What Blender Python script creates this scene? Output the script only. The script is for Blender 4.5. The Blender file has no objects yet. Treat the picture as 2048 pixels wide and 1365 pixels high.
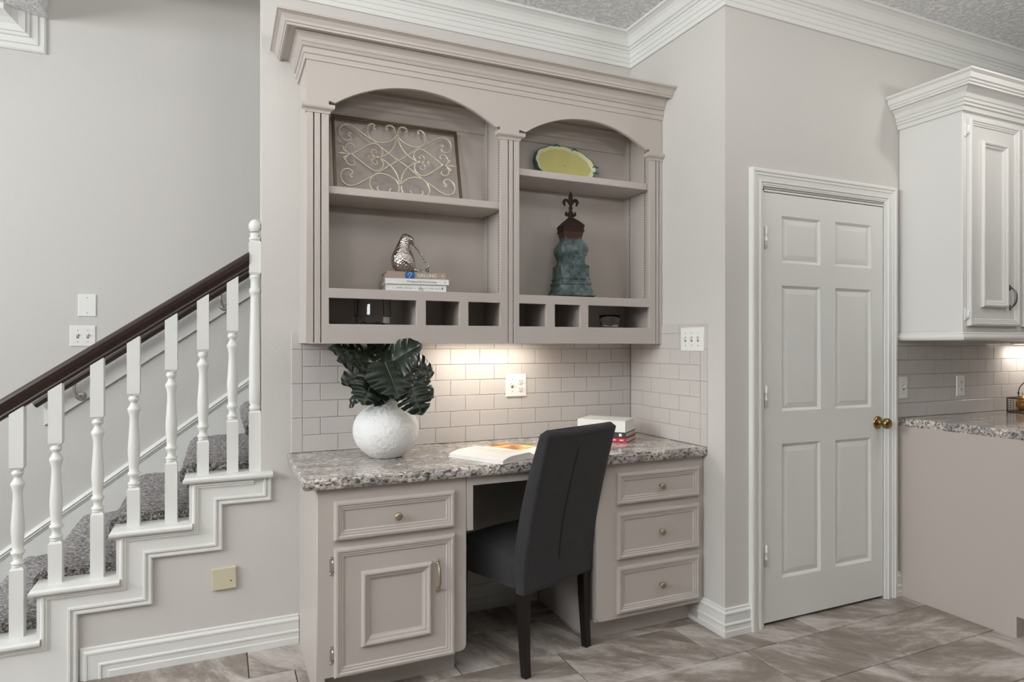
import bpy, bmesh, math, random
from mathutils import Vector, Matrix
from math import sin, cos, pi, radians, sqrt
random.seed(7)
scn = bpy.context.scene
C = scn.collection

# ------------------------------------------------------------------ camera, world, lights
F_PX, YAW, CY, EYE = 1294.8, radians(24.24), 690.1, 1.335
cam_d = bpy.data.cameras.new('camera')
cam = bpy.data.objects.new('camera', cam_d)
C.objects.link(cam)
cam.location = (0, 0, EYE)
cam.rotation_euler = (pi / 2, 0, -YAW)
cam_d.sensor_width = 36
cam_d.lens = F_PX * 36 / 2048
cam_d.shift_y = (CY - 682.5) / 2048
cam_d.clip_start = 0.05
scn.camera = cam

world = bpy.data.worlds.new('world')
scn.world = world
world.use_nodes = True
bg = world.node_tree.nodes['Background']
bg.inputs[0].default_value = (0.93, 0.96, 1.0, 1)
bg.inputs[1].default_value = 0.5
scn.view_settings.view_transform = 'Standard'
scn.view_settings.look = 'None'
scn.view_settings.gamma = 1
scn.view_settings.use_curve_mapping = False
scn.view_settings.exposure = 0.07


def area(name, loc, target, sx, sy, power, col=(1, 1, 1), spread=180):
    d = bpy.data.lights.new(name, 'AREA')
    d.shape = 'RECTANGLE'
    d.size, d.size_y, d.energy, d.color = sx, sy, power, col
    d.spread = radians(spread)
    o = bpy.data.objects.new(name, d)
    C.objects.link(o)
    o.location = loc
    o.rotation_euler = (Vector(target) - Vector(loc)).to_track_quat('-Z', 'Y').to_euler()
    return o


area('window_daylight', (-3.85, 1.4, 2.45), (4, 2.4, 2.5), 4.0, 1.1, 186, (0.93, 0.97, 1.0))
area('stairwell_fill', (0.3, 3.6, 5.2), (0.3, 3.7, 0), 1.0, 0.6, 14, (0.96, 0.98, 1.0))  # added fill from the stairwell top, lifts the far stair wall
for x, y, pw in ((-0.9, 0.3, 46), (1.0, 0.2, 30), (3.3, -0.3, 28)):
    area('ceiling_fill', (x, y, 2.3), (x, y + 0.2, 3.05), 0.7, 0.4, pw, (1.0, 0.985, 0.965))  # added unseen fills aimed up to brighten the ceiling, not real fixtures
area('downlight', (3.3, 1.2, 3.035), (3.3, 1.2, 0), 0.12, 0.12, 7, (1.0, 0.965, 0.92))
d = bpy.data.lights.new('fill_point', 'POINT')  # added point fill reaching into the hutch bays; no pendant hangs here
d.energy, d.shadow_soft_size, d.color = 9, 0.12, (1.0, 0.975, 0.94)
o = bpy.data.objects.new('fill_point', d)
C.objects.link(o)
o.location = (-0.9, 0.3, 2.2)


# ------------------------------------------------------------------ materials
def lin(c):
    return tuple(((v / 255) / 12.92 if v / 255 <= 0.04045 else ((v / 255 + 0.055) / 1.055) ** 2.4) for v in c) + (1,)


class NT:
    def __init__(s, name):
        s.m = bpy.data.materials.new(name)
        s.m.use_nodes = True
        s.t = s.m.node_tree
        s.b = s.t.nodes['Principled BSDF']

    def n(s, typ, **kw):
        nd = s.t.nodes.new(typ)
        for k, v in kw.items():
            if k.startswith('i_'):
                key = k[2:]
                key = int(key) if key.isdigit() else key.replace('_', ' ')
                nd.inputs[key].default_value = v
            else:
                setattr(nd, k, v)
        return nd

    def l(s, a, b):
        s.t.links.new(a, b)


def mat(name, col, rough=0.5, metal=0.0, var=0.0, vscale=3.0, bump=0.0, bscale=60.0, bdist=0.002, coat=0.0,
        spec=0.5, stretch=None, trans=0.0, ior=1.45, sheen=0.0):
    s = NT(name)
    b = s.b
    b.inputs['Roughness'].default_value = rough
    b.inputs['Metallic'].default_value = metal
    b.inputs['Specular IOR Level'].default_value = spec
    b.inputs['Coat Weight'].default_value = coat
    b.inputs['Transmission Weight'].default_value = trans
    b.inputs['IOR'].default_value = ior
    b.inputs['Sheen Weight'].default_value = sheen
    c = lin(col)
    b.inputs['Base Color'].default_value = c
    tc = s.n('ShaderNodeTexCoord')
    mp = s.n('ShaderNodeMapping')
    s.l(tc.outputs['Object'], mp.inputs['Vector'])
    if stretch:
        mp.inputs['Scale'].default_value = stretch
    if var > 0:
        nz = s.n('ShaderNodeTexNoise', i_Scale=vscale, i_Detail=3.0)
        s.l(mp.outputs[0], nz.inputs['Vector'])
        mx = s.n('ShaderNodeMix', data_type='RGBA')
        mx.inputs[6].default_value = tuple(v * (1 - var) for v in c[:3]) + (1,)
        mx.inputs[7].default_value = tuple(min(1, v * (1 + var)) for v in c[:3]) + (1,)
        s.l(nz.outputs[0], mx.inputs[0])
        s.l(mx.outputs[2], b.inputs['Base Color'])
    if bump > 0:
        nz = s.n('ShaderNodeTexNoise', i_Scale=bscale, i_Detail=3.0)
        s.l(mp.outputs[0], nz.inputs['Vector'])
        bp = s.n('ShaderNodeBump', i_Strength=bump, i_Distance=bdist)
        s.l(nz.outputs[0], bp.inputs['Height'])
        s.l(bp.outputs[0], b.inputs['Normal'])
    return s.m


M = {}
M['wall_far'] = mat('wall_low_bounce', (150, 146, 140), 0.8)  # unseen rear and right walls, darkened to cut bounced light
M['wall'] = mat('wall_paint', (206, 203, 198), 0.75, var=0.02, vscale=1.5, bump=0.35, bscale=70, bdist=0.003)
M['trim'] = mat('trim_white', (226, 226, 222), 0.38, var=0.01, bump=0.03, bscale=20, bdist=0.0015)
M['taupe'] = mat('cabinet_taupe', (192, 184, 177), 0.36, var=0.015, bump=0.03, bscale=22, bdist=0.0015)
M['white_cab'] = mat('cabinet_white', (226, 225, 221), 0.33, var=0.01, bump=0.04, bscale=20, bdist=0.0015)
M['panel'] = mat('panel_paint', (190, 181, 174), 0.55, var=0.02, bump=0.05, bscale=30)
M['floor_grout'] = mat('floor_grout', (104, 94, 86), 0.9)
M['tile'] = mat('subway_tile', (203, 198, 194), 0.16, var=0.025, vscale=4, bump=0.12, bscale=9, bdist=0.003, coat=0.2)
M['grout'] = mat('grout', (150, 142, 134), 0.9, bump=0.4, bscale=200)
M['ceiling'] = None
M['plastic'] = mat('white_plastic', (236, 236, 232), 0.3)
M['beige'] = mat('beige_plastic', (206, 198, 172), 0.45, var=0.04)
M['dark'] = mat('dark_slot', (62, 60, 58), 0.6)
M['slot'] = mat('grey_slot', (132, 130, 126), 0.6)
M['wood_leg'] = mat('espresso_wood', (26, 20, 18), 0.28, var=0.2, stretch=(30, 30, 2))
M['rail'] = mat('walnut_rail', (46, 31, 26), 0.33, var=0.5, vscale=5, stretch=(3, 40, 40), coat=0.1)
M['brass'] = mat('polished_brass', (150, 128, 82), 0.2, 1.0, bump=0.1, bscale=40)
M['antique'] = mat('antique_brass', (176, 162, 142), 0.5, 1.0)
M['pewter'] = mat('dark_pewter', (118, 116, 114), 0.35, 1.0)
M['hinge'] = mat('nickel_hinge', (190, 184, 178), 0.4, 0.8)
M['iron'] = mat('champagne_iron', (222, 212, 194), 0.36, 0.45, var=0.15, vscale=30)
M['ironframe'] = mat('iron_frame', (116, 102, 82), 0.42, 0.7, var=0.15, vscale=30)
M['rust'] = mat('rusted_iron', (50, 33, 27), 0.7, 0.3, var=0.4, vscale=30, bump=0.4, bscale=120)
M['leaf'] = None
M['leaf_vein'] = mat('leaf_vein', (96, 112, 70), 0.5)
M['stem'] = mat('plant_stem', (52, 66, 40), 0.5)
M['vase'] = mat('white_textured_ceramic', (236, 236, 234), 0.7, var=0.03, vscale=25, bump=0.9, bscale=60, bdist=0.008)
M['glass'] = mat('clear_glass', (250, 252, 252), 0.03, trans=1.0, ior=1.45)
M['paper'] = mat('book_paper', (232, 228, 222), 0.8, var=0.03, vscale=8)
M['pages'] = mat('page_block', (196, 192, 180), 0.85, var=0.12, vscale=6, stretch=(1, 1, 160))
M['bk_tan'] = mat('tan_cover', (166, 150, 136), 0.5)
M['bk_white'] = mat('white_cover', (232, 232, 228), 0.4)
M['bk_green'] = mat('olive_cover', (120, 132, 96), 0.5)
M['bk_black'] = mat('black_cover', (38, 42, 42), 0.35)
M['bk_red'] = mat('red_cover', (172, 28, 58), 0.35)
M['ink_white'] = mat('white_ink', (240, 238, 232), 0.5)
M['ink_pink'] = mat('pink_ink', (240, 170, 184), 0.5)
M['ink_grey'] = mat('grey_ink', (140, 138, 136), 0.6)
M['ink_blue'] = mat('blue_ink', (44, 98, 160), 0.5)
M['ink_light'] = mat('light_blue_ink', (170, 196, 222), 0.5)
M['basket'] = mat('rusty_wire', (74, 54, 38), 0.5, 0.6)
M['pear'] = mat('gold_pear', (150, 104, 34), 0.35, 0.25, var=0.35, vscale=18, bump=0.2, bscale=80)
M['lens'] = None
M['dark_fill'] = mat('gap_shade_and_seam', (34, 30, 28), 0.9)  # near black: painted shade in the door gaps, also the chair's zipped seam


def m_ceiling():
    s = NT('textured_ceiling')
    s.b.inputs['Base Color'].default_value = lin((244, 244, 244))
    s.b.inputs['Roughness'].default_value = 0.9
    tc = s.n('ShaderNodeTexCoord')
    a = s.n('ShaderNodeTexNoise', i_Scale=38.0, i_Detail=4.0, i_Roughness=0.6, i_Distortion=0.6)
    s.l(tc.outputs['Object'], a.inputs['Vector'])
    r = s.n('ShaderNodeValToRGB')
    r.color_ramp.elements[0].position = 0.45
    r.color_ramp.elements[1].position = 0.62
    s.l(a.outputs[0], r.inputs[0])
    bp = s.n('ShaderNodeBump', i_Strength=0.9, i_Distance=0.008)
    s.l(r.outputs[0], bp.inputs['Height'])
    s.l(bp.outputs[0], s.b.inputs['Normal'])
    return s.m


def m_granite():
    s = NT('speckled_granite')
    s.b.inputs['Roughness'].default_value = 0.14
    s.b.inputs['Coat Weight'].default_value = 0.3
    tc = s.n('ShaderNodeTexCoord')
    mp = s.n('ShaderNodeMapping')
    mp.inputs['Rotation'].default_value = (0, 0, 0.5)
    mp.inputs['Scale'].default_value = (0.75, 1.35, 1.2)
    s.l(tc.outputs['Object'], mp.inputs[0])
    n1 = s.n('ShaderNodeTexNoise', i_Scale=66.0, i_Detail=7.0, i_Roughness=0.75, i_Distortion=0.5)
    s.l(mp.outputs[0], n1.inputs[0])
    r1 = s.n('ShaderNodeValToRGB')
    e = r1.color_ramp.elements
    e[0].position = 0.37
    e[0].color = lin((52, 48, 50))
    e[1].position = 0.62
    e[1].color = lin((242, 239, 234))
    for p, c in ((0.425, (108, 103, 101)), (0.47, (168, 162, 157)), (0.53, (212, 206, 200))):
        x = e.new(p)
        x.color = lin(c)
    s.l(n1.outputs[0], r1.inputs[0])
    n2 = s.n('ShaderNodeTexNoise', i_Scale=7.0, i_Detail=3.0, i_Distortion=1.0)
    s.l(mp.outputs[0], n2.inputs[0])
    r2 = s.n('ShaderNodeValToRGB')
    r2.color_ramp.elements[0].position = 0.42
    r2.color_ramp.elements[0].color = lin((196, 194, 196))
    r2.color_ramp.elements[1].position = 0.6
    r2.color_ramp.elements[1].color = (1, 0.97, 0.94, 1)
    s.l(n2.outputs[0], r2.inputs[0])
    mx = s.n('ShaderNodeMix', data_type='RGBA', blend_type='MULTIPLY')
    mx.inputs[0].default_value = 1
    s.l(r1.outputs[0], mx.inputs[6])
    s.l(r2.outputs[0], mx.inputs[7])
    v = s.n('ShaderNodeTexVoronoi', i_Scale=90.0)
    s.l(mp.outputs[0], v.inputs['Vector'])
    r3 = s.n('ShaderNodeValToRGB')
    r3.color_ramp.elements[0].position = 0.10
    r3.color_ramp.elements[0].color = (0.06, 0.055, 0.06, 1)
    r3.color_ramp.elements[1].position = 0.22
    r3.color_ramp.elements[1].color = (1, 1, 1, 1)
    s.l(v.outputs['Distance'], r3.inputs[0])
    n4 = s.n('ShaderNodeTexNoise', i_Scale=16.0, i_Detail=2.0)
    s.l(mp.outputs[0], n4.inputs[0])
    r4 = s.n('ShaderNodeValToRGB')
    r4.color_ramp.elements[0].position = 0.5
    r4.color_ramp.elements[1].position = 0.6
    s.l(n4.outputs[0], r4.inputs[0])
    mx2 = s.n('ShaderNodeMix', data_type='RGBA', blend_type='MULTIPLY')
    s.l(r4.outputs[0], mx2.inputs[0])
    s.l(mx.outputs[2], mx2.inputs[6])
    s.l(r3.outputs[0], mx2.inputs[7])
    s.l(mx2.outputs[2], s.b.inputs['Base Color'])
    return s.m


def m_floor_tile():
    s = NT('stone_floor_tile')
    s.b.inputs['Roughness'].default_value = 0.42
    tc = s.n('ShaderNodeTexCoord')
    oi = s.n('ShaderNodeObjectInfo')
    ml = s.n('ShaderNodeMath', operation='MULTIPLY')
    ml.inputs[1].default_value = 47.0
    s.l(oi.outputs['Random'], ml.inputs[0])
    rot = s.n('ShaderNodeVectorRotate', rotation_type='Z_AXIS')
    m2 = s.n('ShaderNodeMath', operation='MULTIPLY')
    m2.inputs[1].default_value = 1.5
    s.l(oi.outputs['Random'], m2.inputs[0])
    s.l(tc.outputs['Object'], rot.inputs['Vector'])
    s.l(m2.outputs[0], rot.inputs['Angle'])
    cb = s.n('ShaderNodeCombineXYZ')
    s.l(ml.outputs[0], cb.inputs[2])
    s.l(ml.outputs[0], cb.inputs[0])
    ad = s.n('ShaderNodeVectorMath', operation='ADD')
    s.l(rot.outputs[0], ad.inputs[0])
    s.l(cb.outputs[0], ad.inputs[1])
    mp = s.n('ShaderNodeMapping')
    mp.inputs['Scale'].default_value = (1.1, 3.0, 1)
    s.l(ad.outputs[0], mp.inputs[0])
    n1 = s.n('ShaderNodeTexNoise', i_Scale=2.1, i_Detail=10.0, i_Roughness=0.68, i_Distortion=0.35)
    s.l(mp.outputs[0], n1.inputs[0])
    r = s.n('ShaderNodeValToRGB')
    e = r.color_ramp.elements
    e[0].position = 0.36
    e[0].color = lin((128, 118, 109))
    e[1].position = 0.68
    e[1].color = lin((206, 200, 194))
    for p, c in ((0.45, (142, 132, 123)), (0.50, (160, 151, 143)), (0.545, (182, 174, 167))):
        x = e.new(p)
        x.color = lin(c)
    s.l(n1.outputs[0], r.inputs[0])
    n2 = s.n('ShaderNodeTexNoise', i_Scale=30.0, i_Detail=5.0, i_Roughness=0.7)
    s.l(mp.outputs[0], n2.inputs[0])
    r2 = s.n('ShaderNodeValToRGB')
    r2.color_ramp.elements[0].position = 0.3
    r2.color_ramp.elements[0].color = (0.78, 0.77, 0.76, 1)
    r2.color_ramp.elements[1].position = 0.55
    r2.color_ramp.elements[1].color = (1, 1, 1, 1)
    s.l(n2.outputs[0], r2.inputs[0])
    mx = s.n('ShaderNodeMix', data_type='RGBA', blend_type='MULTIPLY')
    mx.inputs[0].default_value = 1
    s.l(r.outputs[0], mx.inputs[6])
    s.l(r2.outputs[0], mx.inputs[7])
    s.l(mx.outputs[2], s.b.inputs['Base Color'])
    bp = s.n('ShaderNodeBump', i_Strength=0.25, i_Distance=0.002)
    s.l(n2.outputs[0], bp.inputs['Height'])
    s.l(bp.outputs[0], s.b.inputs['Normal'])
    return s.m


def m_carpet():
    s = NT('grey_frieze_carpet')
    s.b.inputs['Roughness'].default_value = 0.95
    s.b.inputs['Sheen Weight'].default_value = 0.3
    tc = s.n('ShaderNodeTexCoord')
    n1 = s.n('ShaderNodeTexNoise', i_Scale=85.0, i_Detail=3.0, i_Roughness=0.65, i_Distortion=1.0)
    s.l(tc.outputs['Object'], n1.inputs[0])
    r = s.n('ShaderNodeValToRGB')
    e = r.color_ramp.elements
    e[0].position = 0.40
    e[0].color = lin((70, 66, 66))
    e[1].position = 0.63
    e[1].color = lin((214, 209, 206))
    x = e.new(0.5)
    x.color = lin((140, 134, 132))
    s.l(n1.outputs[0], r.inputs[0])
    s.l(r.outputs[0], s.b.inputs['Base Color'])
    bp = s.n('ShaderNodeBump', i_Strength=0.9, i_Distance=0.01)
    s.l(n1.outputs[0], bp.inputs['Height'])
    s.l(bp.outputs[0], s.b.inputs['Normal'])
    return s.m


def m_fabric():
    s = NT('charcoal_linen')
    s.b.inputs['Roughness'].default_value = 0.9
    s.b.inputs['Sheen Weight'].default_value = 0.15
    s.b.inputs['Specular IOR Level'].default_value = 0.2
    tc = s.n('ShaderNodeTexCoord')
    outs = []
    for sc in ((12, 12, 260), (260, 260, 12)):
        mp = s.n('ShaderNodeMapping')
        mp.inputs['Scale'].default_value = sc
        s.l(tc.outputs['Object'], mp.inputs[0])
        n = s.n('ShaderNodeTexNoise', i_Scale=1.6, i_Detail=2.0)
        s.l(mp.outputs[0], n.inputs[0])
        outs.append(n)
    ad = s.n('ShaderNodeMath', operation='ADD')
    s.l(outs[0].outputs[0], ad.inputs[0])
    s.l(outs[1].outputs[0], ad.inputs[1])
    r = s.n('ShaderNodeValToRGB')
    r.color_ramp.elements[0].position = 0.3
    r.color_ramp.elements[0].color = lin((42, 41, 42))
    r.color_ramp.elements[1].position = 0.75
    r.color_ramp.elements[1].color = lin((60, 59, 61))
    dv = s.n('ShaderNodeMath', operation='MULTIPLY')
    dv.inputs[1].default_value = 0.5
    s.l(ad.outputs[0], dv.inputs[0])
    s.l(dv.outputs[0], r.inputs[0])
    s.l(r.outputs[0], s.b.inputs['Base Color'])
    bp = s.n('ShaderNodeBump', i_Strength=0.3, i_Distance=0.001)
    s.l(ad.outputs[0], bp.inputs['Height'])
    s.l(bp.outputs[0], s.b.inputs['Normal'])
    return s.m


def m_patina():
    s = NT('turquoise_patina')
    s.b.inputs['Roughness'].default_value = 0.6
    s.b.inputs['Metallic'].default_value = 0.2
    tc = s.n('ShaderNodeTexCoord')
    n1 = s.n('ShaderNodeTexNoise', i_Scale=24.0, i_Detail=7.0, i_Roughness=0.75)
    s.l(tc.outputs['Object'], n1.inputs[0])
    r = s.n('ShaderNodeValToRGB')
    e = r.color_ramp.elements
    e[0].position = 0.36
    e[0].color = lin((52, 60, 56))
    e[1].position = 0.66
    e[1].color = lin((122, 138, 134))
    x = e.new(0.5)
    x.color = lin((80, 95, 95))
    s.l(n1.outputs[0], r.inputs[0])
    # rust creeping down from the lid
    sp = s.n('ShaderNodeSeparateXYZ')
    s.l(tc.outputs['Object'], sp.inputs[0])
    n2 = s.n('ShaderNodeTexNoise', i_Scale=22.0, i_Detail=3.0)
    s.l(tc.outputs['Object'], n2.inputs[0])
    mm = s.n('ShaderNodeMath', operation='MULTIPLY_ADD')
    mm.inputs[1].default_value = 0.11
    s.l(n2.outputs[0], mm.inputs[0])
    s.l(sp.outputs[2], mm.inputs[2])
    r2 = s.n('ShaderNodeValToRGB')
    r2.color_ramp.elements[0].position = 0.345
    r2.color_ramp.elements[1].position = 0.365
    s.l(mm.outputs[0], r2.inputs[0])
    mx = s.n('ShaderNodeMix', data_type='RGBA')
    s.l(r2.outputs[0], mx.inputs[0])
    s.l(r.outputs[0], mx.inputs[6])
    mx.inputs[7].default_value = lin((74, 46, 34))
    s.l(mx.outputs[2], s.b.inputs['Base Color'])
    bp = s.n('ShaderNodeBump', i_Strength=0.3, i_Distance=0.002)
    s.l(n1.outputs[0], bp.inputs['Height'])
    s.l(bp.outputs[0], s.b.inputs['Normal'])
    return s.m


def m_silver():
    s = NT('hammered_silver')
    s.b.inputs['Base Color'].default_value = lin((196, 188, 184))
    s.b.inputs['Metallic'].default_value = 1
    s.b.inputs['Roughness'].default_value = 0.16
    tc = s.n('ShaderNodeTexCoord')
    v = s.n('ShaderNodeTexVoronoi', feature='SMOOTH_F1', i_Scale=150.0)
    s.l(tc.outputs['Object'], v.inputs['Vector'])
    bp = s.n('ShaderNodeBump', i_Strength=0.8, i_Distance=0.0035)
    s.l(v.outputs['Distance'], bp.inputs['Height'])
    s.l(bp.outputs[0], s.b.inputs['Normal'])
    return s.m


def m_leaf():
    s = NT('monstera_leaf')
    s.b.inputs['Roughness'].default_value = 0.3
    tc = s.n('ShaderNodeTexCoord')
    n1 = s.n('ShaderNodeTexNoise', i_Scale=18.0, i_Detail=3.0)
    s.l(tc.outputs['Object'], n1.inputs[0])
    r = s.n('ShaderNodeValToRGB')
    r.color_ramp.elements[0].position = 0.35
    r.color_ramp.elements[0].color = lin((13, 24, 17))
    r.color_ramp.elements[1].position = 0.7
    r.color_ramp.elements[1].color = lin((27, 42, 26))
    s.l(n1.outputs[0], r.inputs[0])
    s.l(r.outputs[0], s.b.inputs['Base Color'])
    return s.m


def m_food():
    s = NT('food_photo_page')
    s.b.inputs['Roughness'].default_value = 0.4
    tc = s.n('ShaderNodeTexCoord')
    n1 = s.n('ShaderNodeTexNoise', i_Scale=11.0, i_Detail=3.0, i_Distortion=0.8)
    s.l(tc.outputs['Object'], n1.inputs[0])
    r = s.n('ShaderNodeValToRGB')
    e = r.color_ramp.elements
    e[0].position = 0.34
    e[0].color = lin((112, 60, 30))
    e[1].position = 0.62
    e[1].color = lin((250, 226, 150))
    x = e.new(0.45)
    x.color = lin((206, 136, 80))
    x = e.new(0.53)
    x.color = lin((236, 178, 96))
    s.l(n1.outputs[0], r.inputs[0])
    s.l(r.outputs[0], s.b.inputs['Base Color'])
    return s.m


def emit(name, col, st):
    s = NT(name)
    s.b.inputs['Emission Color'].default_value = lin(col)
    s.b.inputs['Emission Strength'].default_value = st
    return s.m


M['ceiling'] = m_ceiling()
M['granite'] = m_granite()
M['floor_tile'] = m_floor_tile()
M['carpet'] = m_carpet()
M['fabric'] = m_fabric()
M['patina'] = m_patina()
M['silver'] = m_silver()
M['leaf'] = m_leaf()
M['food'] = m_food()
M['lens'] = emit('lit_lens', (255, 240, 220), 6)
M['plate_yellow'] = mat('yellow_green_glaze', (216, 210, 140), 0.3, var=0.1, vscale=14)
M['plate_cream'] = mat('cream_glaze', (236, 232, 190), 0.3, var=0.05)
M['plate_teal'] = mat('teal_glaze', (46, 120, 124), 0.25, var=0.4, vscale=40)


# ------------------------------------------------------------------ mesh helpers
class MB:
    def __init__(s):
        s.v, s.f, s.sm = [], [], []

    def add(s, vs, fs, smooth=False):
        b = len(s.v)
        s.v += [tuple(x) for x in vs]
        s.f += [tuple(i + b for i in f) for f in fs]
        s.sm += [smooth] * len(fs)
        return s

    def box(s, x0, x1, y0, y1, z0, z1):
        vs = [(x, y, z) for x in (x0, x1) for y in (y0, y1) for z in (z0, z1)]
        return s.add(vs, [(0, 1, 3, 2), (4, 6, 7, 5), (0, 4, 5, 1), (2, 3, 7, 6), (0, 2, 6, 4), (1, 5, 7, 3)])

    def sweep(s, path, prof, up, closed=False, closedprof=False, smooth=False, caps=True):
        """profile (a, b): a along the mitred in-plane normal (up x dir), b along up"""
        P = [Vector(p) for p in path]
        up = Vector(up).normalized()
        n = len(P)
        rings = []
        for i in range(n):
            if closed or 0 < i < n - 1:
                d0 = (P[i] - P[i - 1]).normalized()
                d1 = (P[(i + 1) % n] - P[i]).normalized()
            elif i == 0:
                d0 = d1 = (P[1] - P[0]).normalized()
            else:
                d0 = d1 = (P[i] - P[i - 1]).normalized()
            n0, n1 = up.cross(d0), up.cross(d1)
            m = (n0 + n1)
            m = m / max(1e-6, (m.length_squared / 2))
            rings.append([P[i] + m * a + up * b for a, b in prof])
        k = len(prof)
        vs = [v for r in rings for v in r]
        fs = []
        for i in range(n if closed else n - 1):
            j = (i + 1) % n
            for q in range(k if closedprof else k - 1):
                r = (q + 1) % k
                fs.append((i * k + q, j * k + q, j * k + r, i * k + r))
        s.add(vs, fs, smooth)
        if not closed and caps and closedprof:
            s.add(rings[0], [tuple(range(k))])
            s.add(rings[-1], [tuple(reversed(range(k)))])
        return s

    def lathe(s, prof, seg=32, c=(0, 0, 0), axis='Z', smooth=True, sx=1, sy=1, lean=None):
        vs, fs = [], []
        k = len(prof)
        for i in range(seg):
            a = 2 * pi * i / seg
            for r, h in prof:
                x, y = r * cos(a) * sx, r * sin(a) * sy
                if lean:
                    lx, ly = lean(h)
                    x += lx
                    y += ly
                if axis == 'Z':
                    p = (x, y, h)
                elif axis == 'Y':
                    p = (x, -h, y)
                else:
                    p = (h, x, y)
                vs.append((p[0] + c[0], p[1] + c[1], p[2] + c[2]))
        for i in range(seg):
            j = (i + 1) % seg
            for q in range(k - 1):
                fs.append((i * k + q, j * k + q, j * k + q + 1, i * k + q + 1))
        s.add(vs, fs, smooth)
        for q, rev in ((0, True), (k - 1, False)):
            if prof[q][0] > 1e-5:
                ring = [vs[i * k + q] for i in range(seg)]
                s.add(ring, [tuple(reversed(range(seg))) if rev else tuple(range(seg))])
        return s

    def tube(s, pts, r, seg=8, smooth=True, flat=1.0):
        P = [Vector(p) for p in pts]
        n = len(P)
        R = r if isinstance(r, (list, tuple)) else [r] * n
        T = [(P[min(i + 1, n - 1)] - P[max(i - 1, 0)]).normalized() for i in range(n)]
        N = T[0].orthogonal().normalized()
        vs = []
        for i in range(n):
            N = (N - T[i] * N.dot(T[i]))
            N = N.normalized() if N.length > 1e-6 else T[i].orthogonal().normalized()
            B = T[i].cross(N)
            for q in range(seg):
                a = 2 * pi * q / seg
                vs.append(P[i] + (N * cos(a) + B * sin(a) * flat) * R[i])
        fs = [(i * seg + q, i * seg + (q + 1) % seg, (i + 1) * seg + (q + 1) % seg, (i + 1) * seg + q)
              for i in range(n - 1) for q in range(seg)]
        s.add(vs, fs, smooth)
        s.add(vs[:seg], [tuple(reversed(range(seg)))])
        s.add(vs[-seg:], [tuple(range(seg))])
        return s

    def sphere(s, c, r, seg=16, sx=1, sy=1, sz=1):
        prof = [(r * sin(pi * i / seg), -r * cos(pi * i / seg) * sz) for i in range(seg + 1)]
        return s.lathe(prof, seg * 2, c, sx=sx, sy=sy)

    def prism(s, pts, axis, a0, a1):
        """2D polygon (may be concave) extruded along axis"""
        def P(u, v, w):
            return {'X': (w, u, v), 'Y': (u, w, v), 'Z': (u, v, w)}[axis]
        n = len(pts)
        vs = [P(u, v, a0) for u, v in pts] + [P(u, v, a1) for u, v in pts]
        fs = [tuple(range(n)), tuple(reversed(range(n, 2 * n)))]
        fs += [(i, (i + 1) % n, n + (i + 1) % n, n + i) for i in range(n)]
        return s.add(vs, fs)

    def merge(s, mb, fn=None):
        return s.add([fn(Vector(v)) if fn else v for v in mb.v], mb.f, mb.sm[0] if mb.sm else False)

    def mesh(s, name, off=None):
        me = bpy.data.meshes.new(name)
        o = Vector(off) if off is not None else Vector((0, 0, 0))
        me.from_pydata([Vector(v) - o for v in s.v], [], s.f)
        me.polygons.foreach_set('use_smooth', s.sm)
        bm = bmesh.new()
        bm.from_mesh(me)
        bmesh.ops.remove_doubles(bm, verts=bm.verts, dist=1e-6)
        bmesh.ops.recalc_face_normals(bm, faces=bm.faces)
        big = [f for f in bm.faces if len(f.verts) > 4]
        if big:
            bmesh.ops.triangulate(bm, faces=big)
        bm.to_mesh(me)
        bm.free()
        return me


def wloc(p):
    v = Vector((0, 0, 0))
    while p is not None:
        v = v + p.location
        p = p.parent
    return v


def obj(name, mb, m, parent=None, local=False, bevel=0, kind=None, label=None, seg=2, weighted=False):
    off = None
    if parent is not None and not local:
        off = wloc(parent)
    me = mb if isinstance(mb, bpy.types.Mesh) else mb.mesh(name, off)
    o = bpy.data.objects.new(name, me)
    if not me.materials:
        me.materials.append(M[m] if isinstance(m, str) else m)
    C.objects.link(o)
    o.parent = parent
    if bevel:
        b = o.modifiers.new('bevel', 'BEVEL')
        b.width = bevel
        b.segments = seg
        b.limit_method = 'ANGLE'
        b.angle_limit = radians(40)
    if kind:
        o['kind'] = kind
    if label:
        o['label'] = label
    return o


def tag(o, label, cat, group=None):
    o['label'] = label
    o['category'] = cat
    if group:
        o['group'] = group
    return o


def thing(name, label, cat, loc=(0, 0, 0), rz=0, group=None, rot=None):
    o = bpy.data.objects.new(name, None)
    o.empty_display_size = 0.05
    C.objects.link(o)
    o.location = loc
    o.rotation_euler = rot if rot else (0, 0, rz)
    return tag(o, label, cat, group)


def rect(x0, x1, z0, z1):
    return [(x0, z0), (x1, z0), (x1, z1), (x0, z1)]


def plate_mesh(name, loops, thick, bev, yc, off=None):
    """plate in the XZ plane with holes, eased edges; yc is the mid depth"""
    cu = bpy.data.curves.new(name, 'CURVE')
    cu.dimensions = '2D'
    cu.fill_mode = 'BOTH'
    for lp in loops:
        sp = cu.splines.new('POLY')
        sp.points.add(len(lp) - 1)
        for i, (x, z) in enumerate(lp):
            sp.points[i].co = (x, z, 0, 1)
        sp.use_cyclic_u = True
    cu.extrude = thick / 2 - bev
    cu.bevel_depth = bev
    cu.bevel_resolution = 2
    cu.offset = -bev
    o = bpy.data.objects.new(name, cu)
    C.objects.link(o)
    bpy.context.view_layer.update()
    dg = bpy.context.evaluated_depsgraph_get()
    me = bpy.data.meshes.new_from_object(o.evaluated_get(dg))
    bpy.data.objects.remove(o)
    ov = Vector(off) if off is not None else Vector((0, 0, 0))
    for v in me.vertices:
        x, z, t = v.co
        v.co = Vector((x, yc - t, z)) - ov
    return me


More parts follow.
